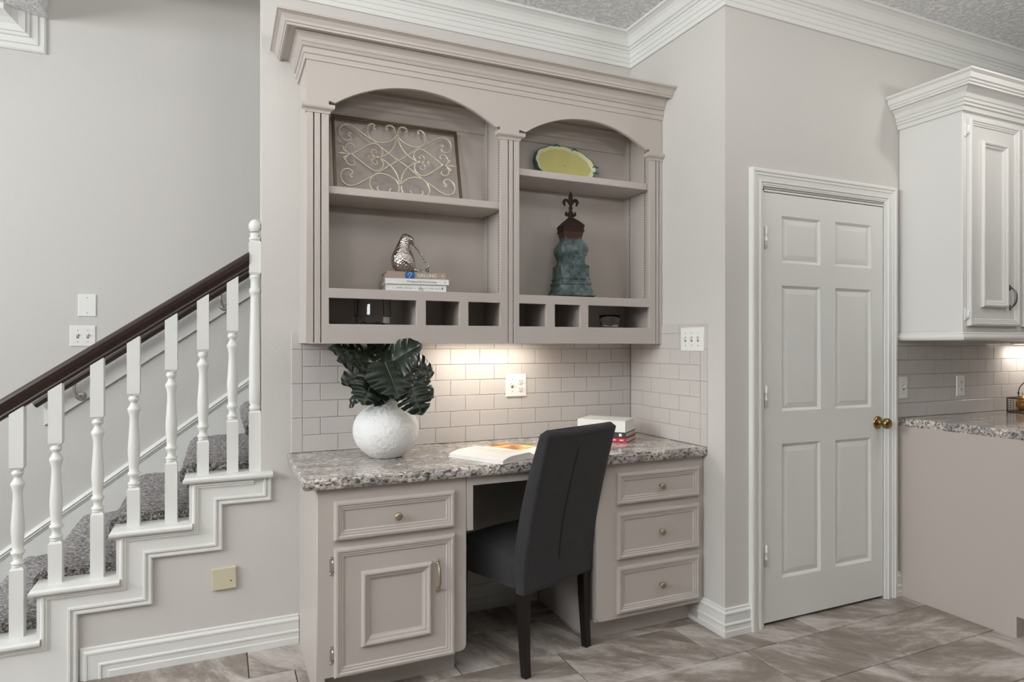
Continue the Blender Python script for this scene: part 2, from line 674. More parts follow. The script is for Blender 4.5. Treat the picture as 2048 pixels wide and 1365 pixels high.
def text_mesh(name, body, size, extrude=0.0004):
    cu = bpy.data.curves.new(name, 'FONT')
    cu.body = body
    cu.size = size
    cu.extrude = extrude
    cu.align_x = 'LEFT'
    cu.align_y = 'CENTER'
    o = bpy.data.objects.new(name, cu)
    C.objects.link(o)
    bpy.context.view_layer.update()
    dg = bpy.context.evaluated_depsgraph_get()
    me = bpy.data.meshes.new_from_object(o.evaluated_get(dg))
    bpy.data.objects.remove(o)
    return me


def catmull(pts, n=6, closed=False):
    P = [Vector(p) for p in pts]
    m = len(P)
    out = []
    for i in range(m if closed else m - 1):
        if closed:
            a, b, c, d = P[i - 1], P[i], P[(i + 1) % m], P[(i + 2) % m]
        else:
            a, b, c, d = P[max(i - 1, 0)], P[i], P[i + 1], P[min(i + 2, m - 1)]
        for k in range(n):
            t = k / n
            out.append(0.5 * ((2 * b) + (c - a) * t + (2 * a - 5 * b + 4 * c - d) * t * t + (3 * b - a - 3 * c + d) * t ** 3))
    if not closed:
        out.append(P[-1])
    return out


# ------------------------------------------------------------------ dimensions of the room
YD, YW, XS, YFAR = 3.049, 2.3024, 2.107, 4.12
ZC = 3.05
STEPS = [(-0.910, 0.198), (-0.647, 0.391), (-0.383, 0.585), (-0.120, 0.778)]   # riser x, tread top z

# ------------------------------------------------------------------ setting
floor = obj('floor', MB().box(-4, 5, -4, YFAR, -0.06, -0.006), 'floor_grout', kind='structure')
rows = [(2.795, 3.115, 0.105), (2.475, 2.795, 0.279), (2.155, 2.475, 0.105), (1.838, 2.155, 0.25), (1.521, 1.838, 0.092)]
y = 1.521
k = 0
while y > -0.5:
    rows.append((y - 0.317, y, (0.27, 0.10)[k % 2]))
    y -= 0.317
    k += 1


def tile_mesh(name, w, h, t, ch, plane='Z'):
    """chamfered piece, its face towards +b; lies in XY (plane Z), XZ (plane Y, face -Y) or YZ (plane X, face -X)"""
    mb = MB()
    vs = []
    for (d, e) in ((0, 0), (0, t - ch), (ch, t)):
        for x, yy in ((d, d), (w - d, d), (w - d, h - d), (d, h - d)):
            vs.append((x, yy, e))
    fs = [(8, 9, 10, 11)]
    for b in (0, 4):
        for q in range(4):
            r = (q + 1) % 4
            fs.append((b + q, b + r, b + 4 + r, b + 4 + q))
    if plane == 'Y':
        vs = [(x, -e, yy) for x, yy, e in vs]
    elif plane == 'X':
        vs = [(-e, -x, yy) for x, yy, e in vs]
    mb.add(vs, fs)
    return mb.mesh(name)


def put_tile(me, loc, parent):
    o = bpy.data.objects.new('tile', me)
    C.objects.link(o)
    o.parent = parent
    o.location = loc
    return o


TM = {}


def get_tile(w, h, t, ch, plane, m):
    key = (round(w, 4), round(h, 4), plane, m)
    if key not in TM:
        TM[key] = tile_mesh('tile', w, h, t, ch, plane)
        TM[key].materials.append(M[m])
    return TM[key]


for (y0, y1, off) in rows:
    x = off - 0.612 * 8
    while x < 5:
        x0, x1 = x + 0.0022, x + 0.6098
        # keep what the frame can see
        yc, xc = (y0 + y1) / 2, (x0 + x1) / 2
        dep = xc * sin(YAW) + yc * cos(YAW)
        rt = xc * cos(YAW) - yc * sin(YAW)
        x1 = min(x1, 4.9)
        if dep > 0.6 and abs(rt / dep) < 1.25 and x1 - x0 > 0.02 and -1.4 < xc:
            o = put_tile(get_tile(x1 - x0, y1 - y0 - 0.0044, 0.006, 0.002, 'Z', 'floor_tile'), (x0, y0 + 0.0022, -0.006), floor)
        x += 0.612

ceil_mb = MB().prism([(-4, -4), (5, -4), (5, YFAR), (2.4, YFAR), (2.4, YD + 0.12), (-0.83, YD + 0.12), (-0.83, YFAR), (-4, YFAR)], 'Z', ZC, ZC + 0.3)
obj('ceiling', ceil_mb, 'ceiling', kind='structure')
obj('ceiling_stairwell', MB().box(-1.0, 2.5, YD, YFAR + 0.1, 5.4, 5.5), 'ceiling', kind='structure')

wb = [(0.165, ZC), (0.165, 0.753), (-0.118, 0.753), (-0.118, 0.56), (-0.381, 0.56), (-0.381, 0.367), (-0.645, 0.367),
      (-0.645, 0.174), (-1.3, 0.174), (-1.3, 0), (2.107, 0), (2.107, ZC)]
wall_back = obj('wall_back', MB().prism(wb, 'Y', YD, YD + 0.12), 'wall', kind='structure')
wall_side = obj('wall_side', MB().box(XS, XS + 0.12, YW + 0.12, YD + 0.12, 0, ZC), 'wall', kind='structure')
wd = MB().box(XS, 2.335, YW, YW + 0.12, 0, ZC).box(2.335, 3.197, YW, YW + 0.12, 2.072, ZC).box(3.197, 5, YW, YW + 0.12, 0, ZC)
wall_door = obj('wall_door', wd, 'wall', kind='structure')
obj('wall_stair', MB().box(-4, 2.5, YFAR, YFAR + 0.1, 0, 5.5), 'wall', kind='structure')
obj('wall_stairwell_end', MB().box(2.4, 2.5, YD + 0.12, YFAR, 0, 5.5), 'wall', kind='structure')
obj('wall_stairwell_front', MB().box(-1.0, 2.5, YD, YD + 0.12, ZC + 0.3, 5.5), 'wall', kind='structure')
obj('wall_stairwell_left', MB().box(-1.0, -0.83, YD + 0.12, YFAR, ZC + 0.3, 5.5), 'wall', kind='structure')
obj('wall_right', MB().box(5, 5.1, -4, YW + 0.12, 0, ZC), 'wall_far', kind='structure')
obj('wall_rear', MB().box(-4, 5, -4.1, -4, 0, ZC), 'wall_far', kind='structure')
obj('wall_left', MB().box(-4.1, -4, -4, YFAR, 0, ZC), 'wall', kind='structure')

# ceiling crown moulding (a = out from the wall, b = height)
CROWN = [(0.0, -0.163), (0.012, -0.163), (0.012, -0.142), (0.017, -0.139), (0.017, -0.118), (0.022, -0.115), (0.022, -0.094),
         (0.027, -0.090), (0.027, -0.080), (0.036, -0.077), (0.040, -0.070), (0.036, -0.066), (0.046, -0.062), (0.050, -0.052),
         (0.058, -0.036), (0.070, -0.022), (0.086, -0.014), (0.098, -0.012), (0.098, 0.0), (0.0, 0.0)]
cp = [(0.165, YD, ZC), (XS, YD, ZC), (XS, YW, ZC), (5.0, YW, ZC)]
mb = MB().sweep(cp[::-1], CROWN, (0, 0, 1), closedprof=True)
obj('trim_1', mb, 'trim', kind='structure')
# crown over the stairs: runs along the far wall, then turns up against the ceiling edge
LC = [(0.0, 0.0), (0.012, 0.0), (0.018, 0.008), (0.018, 0.030), (0.026, 0.034), (0.030, 0.062), (0.040, 0.066), (0.044, 0.078),
      (0.052, 0.082), (0.060, 0.110), (0.080, 0.135), (0.105, 0.150), (0.118, 0.156), (0.118, 0.190)]
mb = MB().sweep([(-4, YFAR, 2.865), (-0.835, YFAR, 2.865), (-0.835, YFAR, ZC + 0.05)], [(b, a) for a, b in LC] + [(0.190, 0.0)],
                (0, -1, 0), closedprof=True)
obj('trim_2', mb, 'trim', kind='structure')

# baseboards (a = out, b = z)
BASE = [(0, 0), (0.018, 0), (0.018, 0.026), (0.0145, 0.030), (0.0145, 0.048), (0.018, 0.052), (0.018, 0.058), (0.012, 0.063),
        (0.012, 0.098), (0.015, 0.101), (0.015, 0.108), (0.008, 0.116), (0.008, 0.124), (0, 0.128)]
# its left end is mitred and turns down to the floor
mb2 = MB().sweep([(0.32, YD, 0.128), (-0.511, YD, 0.128), (-0.511, YD, 0)], [(0.128 - b, a) for a, b in BASE], (0, -1, 0), closedprof=True)
obj('baseboard_left', mb2, 'trim', kind='structure')
obj('baseboard_knee', MB().sweep([(1.512, YD, 0), (0.902, YD, 0)], BASE, (0, 0, 1), closedprof=True), 'trim', kind='structure')
obj('baseboard_side', MB().sweep([(2.249, YW, 0), (XS, YW, 0), (XS, 2.545, 0)], BASE, (0, 0, 1), closedprof=True), 'trim', kind='structure')
obj('baseboard_door', MB().sweep([(3.302, YW, 0), (3.256, YW, 0)], BASE, (0, 0, 1), closedprof=True), 'trim', kind='structure')

# door casing, jamb
CAS = [(0, 0), (0, 0.022), (0.006, 0.025), (0.016, 0.025), (0.020, 0.020), (0.030, 0.020), (0.033, 0.016), (0.052, 0.013),
       (0.055, 0.018), (0.060, 0.018), (0.063, 0.012), (0.070, 0.012), (0.074, 0.009), (0.078, 0.009), (0.078, 0)]
mb = MB().sweep([(3.257, YW, 0), (3.257, YW, 2.163), (2.249, YW, 2.163), (2.249, YW, 0)][::-1], [(-a, b) for a, b in CAS], (0, -1, 0), closedprof=True)
obj('trim_door_casing', mb, 'trim', kind='structure')
mb = MB().box(2.331, 2.343, YW, YW + 0.12, 0, 2.075).box(3.184, 3.197, YW, YW + 0.12, 0, 2.075).box(2.331, 3.197, YW, YW + 0.12, 2.063, 2.075)
obj('trim_door_jamb', mb, 'trim', kind='structure')
obj('door_gap_shade', MB().box(2.343, 3.184, YW + 0.045, YW + 0.06, 0, 2.063), 'dark_fill', kind='structure')  # dark sheet behind the leaf, painted shade for the gaps round the door

# six panel door
DY = YW + 0.002
pan = [(2.461, 2.720, 1.731, 1.954), (2.825, 3.087, 1.733, 1.955), (2.461, 2.720, 1.016, 1.620), (2.825, 3.087, 1.012, 1.620),
       (2.461, 2.720, 0.213, 0.857), (2.825, 3.087, 0.213, 0.853)]
loops = [rect(2.346, 3.181, 0.014, 2.059)] + [rect(*p) for p in pan]
door = obj('door_1', plate_mesh('door_1', loops, 0.012, 0.0015, DY + 0.006), 'trim', kind='structure')
obj('core', MB().box(2.346, 3.181, DY + 0.011, DY + 0.04, 0.014, 2.059), 'trim', door)
for p in pan:
    mb = MB()
    x0, x1, z0, z1 = p
    w = 0.0
    cyc = [(x0, DY + 0.012, z0), (x1, DY + 0.012, z0), (x1, DY + 0.012, z1), (x0, DY + 0.012, z1)]
    mb.sweep(cyc, [(0, 0.010), (0.004, 0.008), (0.010, 0.002), (0.015, 0.001), (0.018, 0.0025), (0.038, 0.0068), (0.043, 0.007)], (0, -1, 0), closed=True)
    ii = 0.042
    mb.box(x0 + ii, x1 - ii, DY + 0.005, DY + 0.010, z0 + ii, z1 - ii)
    obj('panel', mb, 'trim', door)
for zz in (1.845, 1.09, 0.336):
    mb = MB().lathe([(0.0065, -0.05), (0.0065, -0.018), (0.0072, -0.0175), (0.0072, -0.0165), (0.0065, -0.016), (0.0065, 0.016),
                     (0.0072, 0.0165), (0.0072, 0.0175), (0.0065, 0.018), (0.0065, 0.05)], 12, (2.352, DY - 0.006, zz))
    mb.lathe([(0.0, -0.054), (0.005, -0.052), (0.005, -0.049)], 10, (2.352, DY - 0.006, zz))
    mb.lathe([(0.005, 0.049), (0.005, 0.052), (0.0, 0.054)], 10, (2.352, DY - 0.006, zz))
    mb.box(2.350, 2.366, DY - 0.002, DY + 0.002, zz - 0.05, zz + 0.05)
    obj('hinge', mb, 'plastic', door)
mb = MB().lathe([(0.0, -0.001), (0.034, -0.001), (0.034, 0.003), (0.028, 0.009), (0.022, 0.011), (0.014, 0.014), (0.011, 0.020), (0.011, 0.030),
                 (0.016, 0.034), (0.026, 0.042), (0.0285, 0.052), (0.026, 0.062), (0.018, 0.069), (0.008, 0.071), (0.0, 0.0712)], 32,
                (3.137, DY, 0.928), 'Y')
obj('door_knob', mb, 'brass', door)

# ------------------------------------------------------------------ wall tiles
T = 0.006
PZ = 0.0774
Z1 = 1.3143
G = 0.0016


def clip(a0, a1, lo, hi):
    return max(a0, lo), min(a1, hi)


def wall_tiles(parent, plane, base, lo, hi, rowlist, first, pitch, skip=None):
    for (z0, z1, off) in rowlist:
        a = off - pitch * 3
        while a < hi:
            a0, a1 = clip(a, a + pitch, lo, hi)
            if a1 - a0 > 0.012:
                w, h = a1 - a0 - G, z1 - z0 - G
                jit = random.uniform(0, 0.0006)
                me = get_tile(w, h, T, 0.0016, plane, 'tile')
                if plane == 'Y':
                    loc = (a0 + G / 2, base + 0.001 - jit, z0 + G / 2)
                else:
                    loc = (base + 0.001 - jit, a1 - G / 2, z0 + G / 2)
                put_tile(me, loc, parent)
            a += pitch


# desk back wall
zr = []
for i in range(-1, 6):
    z1 = Z1 - i * PZ
    z0 = z1 - PZ
    if i == -1:
        z0 = Z1
    zr.append((z0, z1, 0.414 if i % 2 == 0 else 0.337))
wall_tiles(wall_back, 'Y', YD, 0.337, XS - 0.007, zr, 0, 0.1558)
for j, (z0, z1) in enumerate(((0.8495, 1.0047), (1.0047, 1.1595), (1.1595, 1.3143), (1.3143, 1.3917))):
    put_tile(get_tile(0.049 - G, z1 - z0 - G, T, 0.002, 'Y', 'tile'), (0.288 + G / 2, YD + 0.001, z0 + G / 2), wall_back)
# side wall
zr = []
for i in range(-1, 6):
    z1 = Z1 - i * PZ
    zr.append((z1 - PZ, z1, 2.541 + 0.157 * 3 if i % 2 == 0 else 2.466 + 0.157 * 3))
zr = [(a, b, c - 0.157 * 3) for a, b, c in zr]
wall_tiles(wall_side, 'X', XS, 2.466, YD - 0.007, zr, 0, 0.157)
for z0, z1 in ((0.8495, 1.0047), (1.0047, 1.1595), (1.1595, 1.3143), (1.3143, 1.438)):
    put_tile(get_tile(0.049 - G, z1 - z0 - G, T, 0.002, 'X', 'tile'), (XS + 0.001, 2.466 - G / 2, z0 + G / 2), wall_side)
a = 2.466
while a < 2.78:
    a1 = min(a + 0.157, 2.78)
    put_tile(get_tile(a1 - a - G, 0.0455 - G, T, 0.002, 'X', 'tile'), (XS + 0.001, a1 - G / 2, 1.3925 + G / 2), wall_side)
    a += 0.157
# kitchen wall
zr = []
for i in range(-1, 5):
    z1 = 1.329 - i * 0.0765
    zr.append((z1 - 0.0765, z1, 3.442 if i % 2 else 3.3675))
wall_tiles(wall_door, 'Y', YW, 3.260, 4.75, zr, 0, 0.1515)
put_tile(get_tile(0.0395 - G, 0.0765 - G, T, 0.002, 'Y', 'tile'), (3.260, YW + 0.001, 1.4055 + G / 2), wall_door)

# ------------------------------------------------------------------ staircase
st = thing('staircase', 'white staircase with grey carpeted steps rising along the left wall', 'staircase', (-0.4, 3.1, 0))
path = [(0.205, 3.03, 0.753), (0.205, 3.03, 0.65), (0.008, 3.03, 0.65), (0.008, 3.03, 0.457), (-0.255, 3.03, 0.457), (-0.255, 3.03, 0.268),
        (-0.514, 3.03, 0.268), (-0.514, 3.03, 0.0)]
Y0 = YD
brd = [(0.20, 0.753), (0.20, 0.655), (0.003, 0.655), (0.003, 0.462), (-0.26, 0.462), (-0.26, 0.273), (-0.519, 0.273), (-0.519, 0.0),
       (-1.35, 0.0), (-1.35, 0.174), (-0.645, 0.174), (-0.645, 0.367), (-0.381, 0.367), (-0.381, 0.56), (-0.118, 0.56), (-0.118, 0.753)]
obj('stringer_board', MB().prism(brd, 'Y', Y0 - 0.012, Y0 + 0.001), 'trim', st)
MO = [(0, 0), (0, 0.016), (0.005, 0.021), (0.012, 0.021), (0.015, 0.016), (0.021, 0.016), (0.024, 0.024), (0.031, 0.024), (0.034, 0.018), (0.034, 0)]
P = [(x, Y0, z) for x, _, z in path]
mb = MB().sweep(P, [(a, b) for a, b in MO], (0, 1, 0), closedprof=True)
mb = MB().sweep(P, [(-a, b) for a, b in MO], (0, -1, 0), closedprof=True)
obj('border_moulding', mb, 'trim', st)
M2 = [(0, 0), (0, 0.020), (0.006, 0.026), (0.012, 0.026), (0.015, 0.020), (0.022, 0.020), (0.025, 0.014), (0.030, 0.014), (0.032, 0)]
pp = []
pp.append((0.132, Y0, 0.752))
pp.append((-0.110, Y0, 0.752))
for (rx, tz) in reversed(STEPS[:3]):
    pp.append((rx + 0.2625 + 0.012, Y0, tz - 0.024))
    pp.append((rx + 0.012, Y0, tz - 0.024))
pp[1] = (STEPS[3][0] + 0.012, Y0, 0.752)
pp.append((-0.898, Y0, 0.0))
mb = MB().sweep(pp, M2, (0, -1, 0), closedprof=True)
obj('cove_moulding', mb, 'trim', st)
for i, (rx, tz) in enumerate(STEPS):
    x1 = STEPS[i + 1][0] + 0.0135 if i < 3 else 0.209
    ysplit = 3.153
    prof = [(3.012, tz - 0.024), (3.006, tz - 0.016), (3.006, tz - 0.008), (3.013, tz - 0.003), (3.016, tz), (ysplit, tz), (ysplit, tz - 0.024)]
    mb = MB()
    n = len(prof)
    vs = [(rx - 0.024 + (0.006 if k in (3, 4, 5) else 0), y, z) for k, (y, z) in enumerate(prof)] + [(x1, y, z) for y, z in prof]
    fs = [tuple(range(n)), tuple(reversed(range(n, 2 * n)))] + [(q, (q + 1) % n, n + (q + 1) % n, n + q) for q in range(n)]
    if i == 3:
        prof2 = [(y, z) for y, z in prof]
        mb.add(vs, fs)
        mb2 = MB()
        mb2.box(rx - 0.020, 0.160, 3.02, ysplit, tz - 0.024, tz)
        # the cap board stops against the wall end; only its front strip passes before the wall
        prof = [(3.012, tz - 0.024), (3.006, tz - 0.016), (3.006, tz - 0.008), (3.013, tz - 0.003), (3.016, tz), (YD, tz), (YD, tz - 0.024)]
        n = len(prof)
        mb = MB()
        vs = [(rx - 0.024 + (0.006 if k in (3, 4, 5) else 0), y, z) for k, (y, z) in enumerate(prof)] + [(x1, y, z) for y, z in prof]
        fs = [tuple(range(n)), tuple(reversed(range(n, 2 * n)))] + [(q, (q + 1) % n, n + (q + 1) % n, n + q) for q in range(n)]
        mb.add(vs, fs)
        mb.box(rx - 0.018, 0.163, YD - 0.001, ysplit, tz - 0.0235, tz - 0.0002)
    else:
        mb.add(vs, fs)
    obj('tread', mb, 'trim', st)
    z0 = STEPS[i - 1][1] if i else 0
    obj('riser', MB().box(rx, rx + 0.018, 3.030, ysplit, z0 - (0.0 if i else 0), tz - 0.024), 'trim', st)
# carpet
cps = [(-1.3, 0.0)]
prev = 0.03
ALL = [(-1.174, 0.005)] + STEPS + [(0.144, 0.971)]
pts = [(-1.5, 0.0), (-1.5, 0.04)]
for (rx, tz) in STEPS + [(0.144, 0.971), (0.408, 1.165)]:
    top = tz + 0.034
    n0 = rx - 0.014
    pts.append((rx + 0.004, prev + 0.002))
    pts.append((rx + 0.0, top - 0.105))
    for a in range(0, 7):
        t = a / 6 * pi / 2 + (-0.35 if a == 0 else 0)
        pts.append((n0 - 0.028 + 0.05 * (1 - cos(t)) * 1.0 + 0.0, top - 0.055 + 0.055 * sin(t)))
    prev = top
pts += [(0.7, prev), (0.7, 0.0)]
mb = MB()
ny = 40
prof3 = []
for i in range(1, len(pts) - 2):
    a, b = Vector(pts[i]), Vector(pts[i + 1])
    m = max(1, int((b - a).length / 0.02))
    for q in range(m):
        prof3.append(a + (b - a) * q / m)
prof3.append(Vector(pts[-2]))
rnd = random.Random(3)
vs, fs = [], []
K = len(prof3)
for j in range(ny + 1):
    yy = 3.150 + (YFAR - 0.012 - 3.150) * j / ny
    for p in prof3:
        e = 0.004
        vs.append((p.x + rnd.uniform(-e, e), yy, p.y + rnd.uniform(-e, e)))
for j in range(ny):
    for q in range(K - 1):
        fs.append((j * K + q, j * K + q + 1, (j + 1) * K + q + 1, (j + 1) * K + q))
mb.add(vs, fs, True)
first = [vs[q] for q in range(K)]
mb.add(first + [(first[-1][0], 3.150, 0.0), (first[0][0], 3.150, 0.0)], [tuple(range(K + 2))])
obj('carpet', mb, 'carpet', st)


# far skirt board and cap
def skz(x):
    return 1.1285 + 0.737 * (x - 0.150)


sx0, sx1 = -1.4, 1.0
mb = MB().prism([(sx0, 0), (sx0, skz(sx0)), (sx1, skz(sx1)), (sx1, 0)], 'Y', YFAR - 0.012, YFAR)
obj('trim_stair_skirt', mb, 'trim', kind='structure')
SK = [(0, 0), (0, 0.012), (-0.006, 0.020), (-0.016, 0.026), (-0.022, 0.022), (-0.030, 0.022), (-0.034, 0.016), (-0.040, 0.016), (-0.044, 0)]
mb = MB().sweep([(sx0, YFAR, skz(sx0)), (sx1, YFAR, skz(sx1))], [(a + 0.012, b) for a, b in SK], (0, -1, 0), closedprof=True)
obj('trim_stair_cap', mb, 'trim', kind='structure')

# ------------------------------------------------------------------ stair railing
YB = 3.098
rl = thing('stair_railing', 'dark wood handrail on white turned balusters along the open side of the stairs', 'railing', (-0.4, YB, 0.4))


def rz_(x):
    return 1.618 + 0.70 * (x - 0.051)


RP = [(0.0, -0.020), (0.0, 0.020), (0.010, 0.024), (0.016, 0.022), (0.022, 0.027), (0.036, 0.031), (0.052, 0.031), (0.062, 0.026),
      (0.068, 0.016), (0.070, 0.0), (0.068, -0.016), (0.062, -0.026), (0.052, -0.031), (0.036, -0.031), (0.022, -0.027), (0.016, -0.022), (0.010, -0.024)]
s_ = sqrt(1 + 0.49)
nr = len(RP)
vs = [(x, YB + b, rz_(x) + a * s_) for x in (0.1155, -0.965) for a, b in RP]
mb = MB().add(vs, [tuple(range(nr)), tuple(range(nr, 2 * nr))] + [(q, (q + 1) % nr, nr + (q + 1) % nr, nr + q) for q in range(nr)])
obj('handrail', mb, 'rail', rl)


def turned(zb, zt, r=1.0):
    L = zt - zb
    pr = [(0.0200, 0.0), (0.0205, 0.012), (0.0175, 0.018), (0.0225, 0.030), (0.0225, 0.048), (0.0165, 0.058), (0.0146, 0.095), (0.0175, 0.120),
          (0.0236, 0.140), (0.0236, 0.158), (0.0180, 0.170), (0.0185, 0.22), (0.0205, 0.30), (0.0222, 0.37), (0.0225, 0.42), (0.0205, 0.50),
          (0.0180, 0.60), (0.0160, 0.70), (0.0160, 0.76), (0.0190, 0.81), (0.0236, 0.84), (0.0238, 0.86), (0.0195, 0.875), (0.0125, 0.915),
          (0.0130, 0.93), (0.0185, 0.945), (0.0205, 0.96), (0.0205, 0.975), (0.0165, 0.982), (0.0200, 1.0)]
    return [(a * r, zb + L * b) for a, b in pr]


def sqblock(mb, x, hw, z0, z1, ct, cb):
    """square block with chamfered shoulders at top (ct) and bottom (cb)"""
    c = 0.010
    lv = []
    if cb:
        lv += [(hw - c * 0.6, z0), (hw, z0 + c)]
    else:
        lv += [(hw, z0)]
    if ct:
        lv += [(hw, z1 - c), (hw - c * 0.6, z1)]
    else:
        lv += [(hw, z1)]
    vs = []
    for h, z in lv:
        vs += [(x - h, YB - h, z), (x + h, YB - h, z), (x + h, YB + h, z), (x - h, YB + h, z)]
    fs = [(0, 1, 2, 3), tuple(range(len(vs) - 4, len(vs)))]
    for i in range(len(lv) - 1):
        for q in range(4):
            r = (q + 1) % 4
            fs.append((i * 4 + q, i * 4 + r, i * 4 + 4 + r, i * 4 + 4 + q))
    mb.add(vs, fs)


for x, tz in ((-0.845, 0.198), (-0.722, 0.198), (-0.597, 0.391), (-0.456, 0.391), (-0.328, 0.585), (-0.190, 0.585), (-0.069, 0.778), (0.048, 0.778)):
    zt = rz_(x) - 0.229
    zb = zt - 0.379
    mb = MB()
    hw = 0.0232
    sqblock(mb, x, hw, tz, zb, True, False)
    mb.lathe(turned(zb, zt), 20, (x, YB, 0))
    # upper square reaches the sloping rail
    vs = []
    c = 0.010
    for h, dz in ((hw - c * 0.6, 0), (hw, c)):
        vs += [(x - h, YB - h, zt + dz), (x + h, YB - h, zt + dz), (x + h, YB + h, zt + dz), (x - h, YB + h, zt + dz)]
    za, zz = rz_(x - hw) + 0.004, rz_(x + hw) + 0.004
    vs += [(x - hw, YB - hw, za), (x + hw, YB - hw, zz), (x + hw, YB + hw, zz), (x - hw, YB + hw, za)]
    fs = [(0, 1, 2, 3), (8, 9, 10, 11)] + [(i * 4 + q, i * 4 + (q + 1) % 4, i * 4 + 4 + (q + 1) % 4, i * 4 + 4 + q) for i in range(2) for q in range(4)]
    mb.add(vs, fs)
    obj('baluster', mb, 'trim', rl)
mb = MB()
xn = 0.1395
sqblock(mb, xn, 0.0248, 0.778, 1.044, True, False)
sqblock(mb, xn, 0.0248, 1.645, 1.799, True, True)
mb.lathe([(0.021, 1.044), (0.024, 1.050), (0.0245, 1.062), (0.019, 1.068), (0.0245, 1.078), (0.0248, 1.12), (0.0248, 1.18), (0.0240, 1.30), (0.0215, 1.45),
          (0.0190, 1.545), (0.0190, 1.560), (0.0240, 1.565), (0.0245, 1.580), (0.0190, 1.588), (0.0185, 1.620), (0.022, 1.630), (0.0245, 1.636), (0.0225, 1.645)], 24, (xn, YB, 0))
mb.lathe([(0.0235, 1.799), (0.0245, 1.806), (0.0235, 1.812), (0.018, 1.815), (0.021, 1.822), (0.0205, 1.830), (0.012, 1.836)] +
         [(0.026 * cos(a), 1.862 + 0.031 * sin(a)) for a in [radians(d) for d in range(-60, 91, 10)]], 24, (xn, YB, 0))
obj('newel_post', mb, 'trim', rl)
mb = MB()
sqblock(mb, -0.985, 0.030, 0.0, rz_(-0.985) + 0.14, True, False)
mb.lathe([(0.026, rz_(-0.985) + 0.14), (0.020, rz_(-0.985) + 0.15)] + [(0.030 * cos(radians(d)), rz_(-0.985) + 0.180 + 0.033 * sin(radians(d))) for d in range(-60, 91, 10)], 24, (-0.985, YB, 0))
obj('newel_post', mb, 'trim', rl)

# wall mounted handrail with its backing board
wr = thing('wall_handrail', 'dark wood handrail on a white backing board fixed to the far stairwell wall', 'handrail', (-0.3, YFAR - 0.05, 1.4))


def wz(x):
    return 1.729 + 0.708 * (x - 0.153)


mb = MB().prism([(-0.845, wz(-0.845) - 0.112), (-0.845, wz(-0.845) + 0.085), (1.0, wz(1.0) + 0.085), (1.0, wz(1.0) - 0.112)], 'Y', YFAR - 0.016, YFAR)
obj('backing_board', mb, 'trim', wr)
WP = [(0, -0.010), (0, 0.010), (0.010, 0.021), (0.026, 0.023), (0.041, 0.017), (0.047, 0.0), (0.041, -0.017), (0.026, -0.023), (0.010, -0.021)]
mb = MB().sweep([(1.0, YFAR - 0.07, wz(1.0)), (-0.862, YFAR - 0.07, wz(-0.862))], [(a * 0.72, b) for a, b in WP], (0, 1, 0), closedprof=True)
obj('rail', mb, 'rail', wr)
for x in (-0.70, 0.0):
    z = wz(x)
    mb = MB().tube(catmull([(x, YFAR - 0.07, z + 0.004), (x, YFAR - 0.07, z - 0.03), (x + 0.01, YFAR - 0.05, z - 0.06), (x + 0.02, YFAR - 0.012, z - 0.065)], 5), [0.007] * 15 + [0.012], 8)
    mb.lathe([(0.0, 0.0), (0.026, 0.0), (0.024, 0.006), (0.012, 0.010)], 16, (x + 0.02, YFAR - 0.016, z - 0.065), 'Y')
    obj('bracket', mb, 'hinge', wr)


# ------------------------------------------------------------------ framed fronts for doors and drawers
FR = [(0, 0), (0, 0.013), (0.003, 0.018), (0.008, 0.020), (0.014, 0.020), (0.018, 0.016), (0.024, 0.016), (0.027, 0.013), (0.033, 0.013), (0.037, 0.008)]
IN = [(0, 0.008), (0, 0.014), (0.004, 0.022), (0.010, 0.025), (0.016, 0.023), (0.020, 0.018), (0.028, 0.016), (0.033, 0.011), (0.039, 0.008), (0.041, 0.006)]


def front_mb(x0, x1, z0, z1, yf, inner=None, depth=0.008):
    mb = MB()
    cyc = [(x0, yf, z0), (x1, yf, z0), (x1, yf, z1), (x0, yf, z1)]
    mb.sweep(cyc, FR, (0, -1, 0), closed=True)
    i = 0.0365
    mb.box(x0 + i, x1 - i, yf - depth, yf - 0.002, z0 + i, z1 - i)
    mb.box(x0 + 0.002, x1 - 0.002, yf - 0.004, yf, z0 + 0.002, z1 - 0.002)
    if inner:
        a0, a1, b0, b1 = inner
        cyc = [(a0, yf, b0), (a1, yf, b0), (a1, yf, b1), (a0, yf, b1)]
        mb.sweep(cyc, IN, (0, -1, 0), closed=True)
    return mb


def knob_mb(x, y, z, r=0.0155):
    return MB().lathe([(0.0, -0.001), (0.007, -0.001), (0.007, 0.003), (0.0052, 0.006), (0.0052, 0.013), (r * 0.8, 0.016), (r, 0.020), (r, 0.024), (r * 0.75, 0.028),
                       (r * 0.3, 0.0295), (0, 0.030)], 20, (x, y, z), 'Y')


def pull_mb(x, y, z0, z1, r=0.0048):
    zc = (z0 + z1) / 2
    h = (z1 - z0) / 2
    mb = MB()
    pts = catmull([(x, y - 0.006, z0 + 0.012), (x, y - 0.018, z0 + 0.022), (x, y - 0.028, zc - h * 0.4), (x, y - 0.031, zc), (x, y - 0.028, zc + h * 0.4),
                   (x, y - 0.018, z1 - 0.022), (x, y - 0.006, z1 - 0.012)], 4)
    n = len(pts)
    rr = [r * (0.75 + 0.55 * sin(pi * i / (n - 1)) ** 2) for i in range(n)]
    mb.tube(pts, rr, 10)
    for s, zz in ((-1, z0 + 0.014), (1, z1 - 0.014)):
        mb.sphere((x, y - 0.006, zz), 0.0072, 8, sy=0.9)
        mb.sphere((x, y - 0.003, zz + s * 0.009), 0.0055, 8, sy=0.8)
        mb.sphere((x, y - 0.003, zz - s * 0.009), 0.0055, 8, sy=0.8)
    return mb


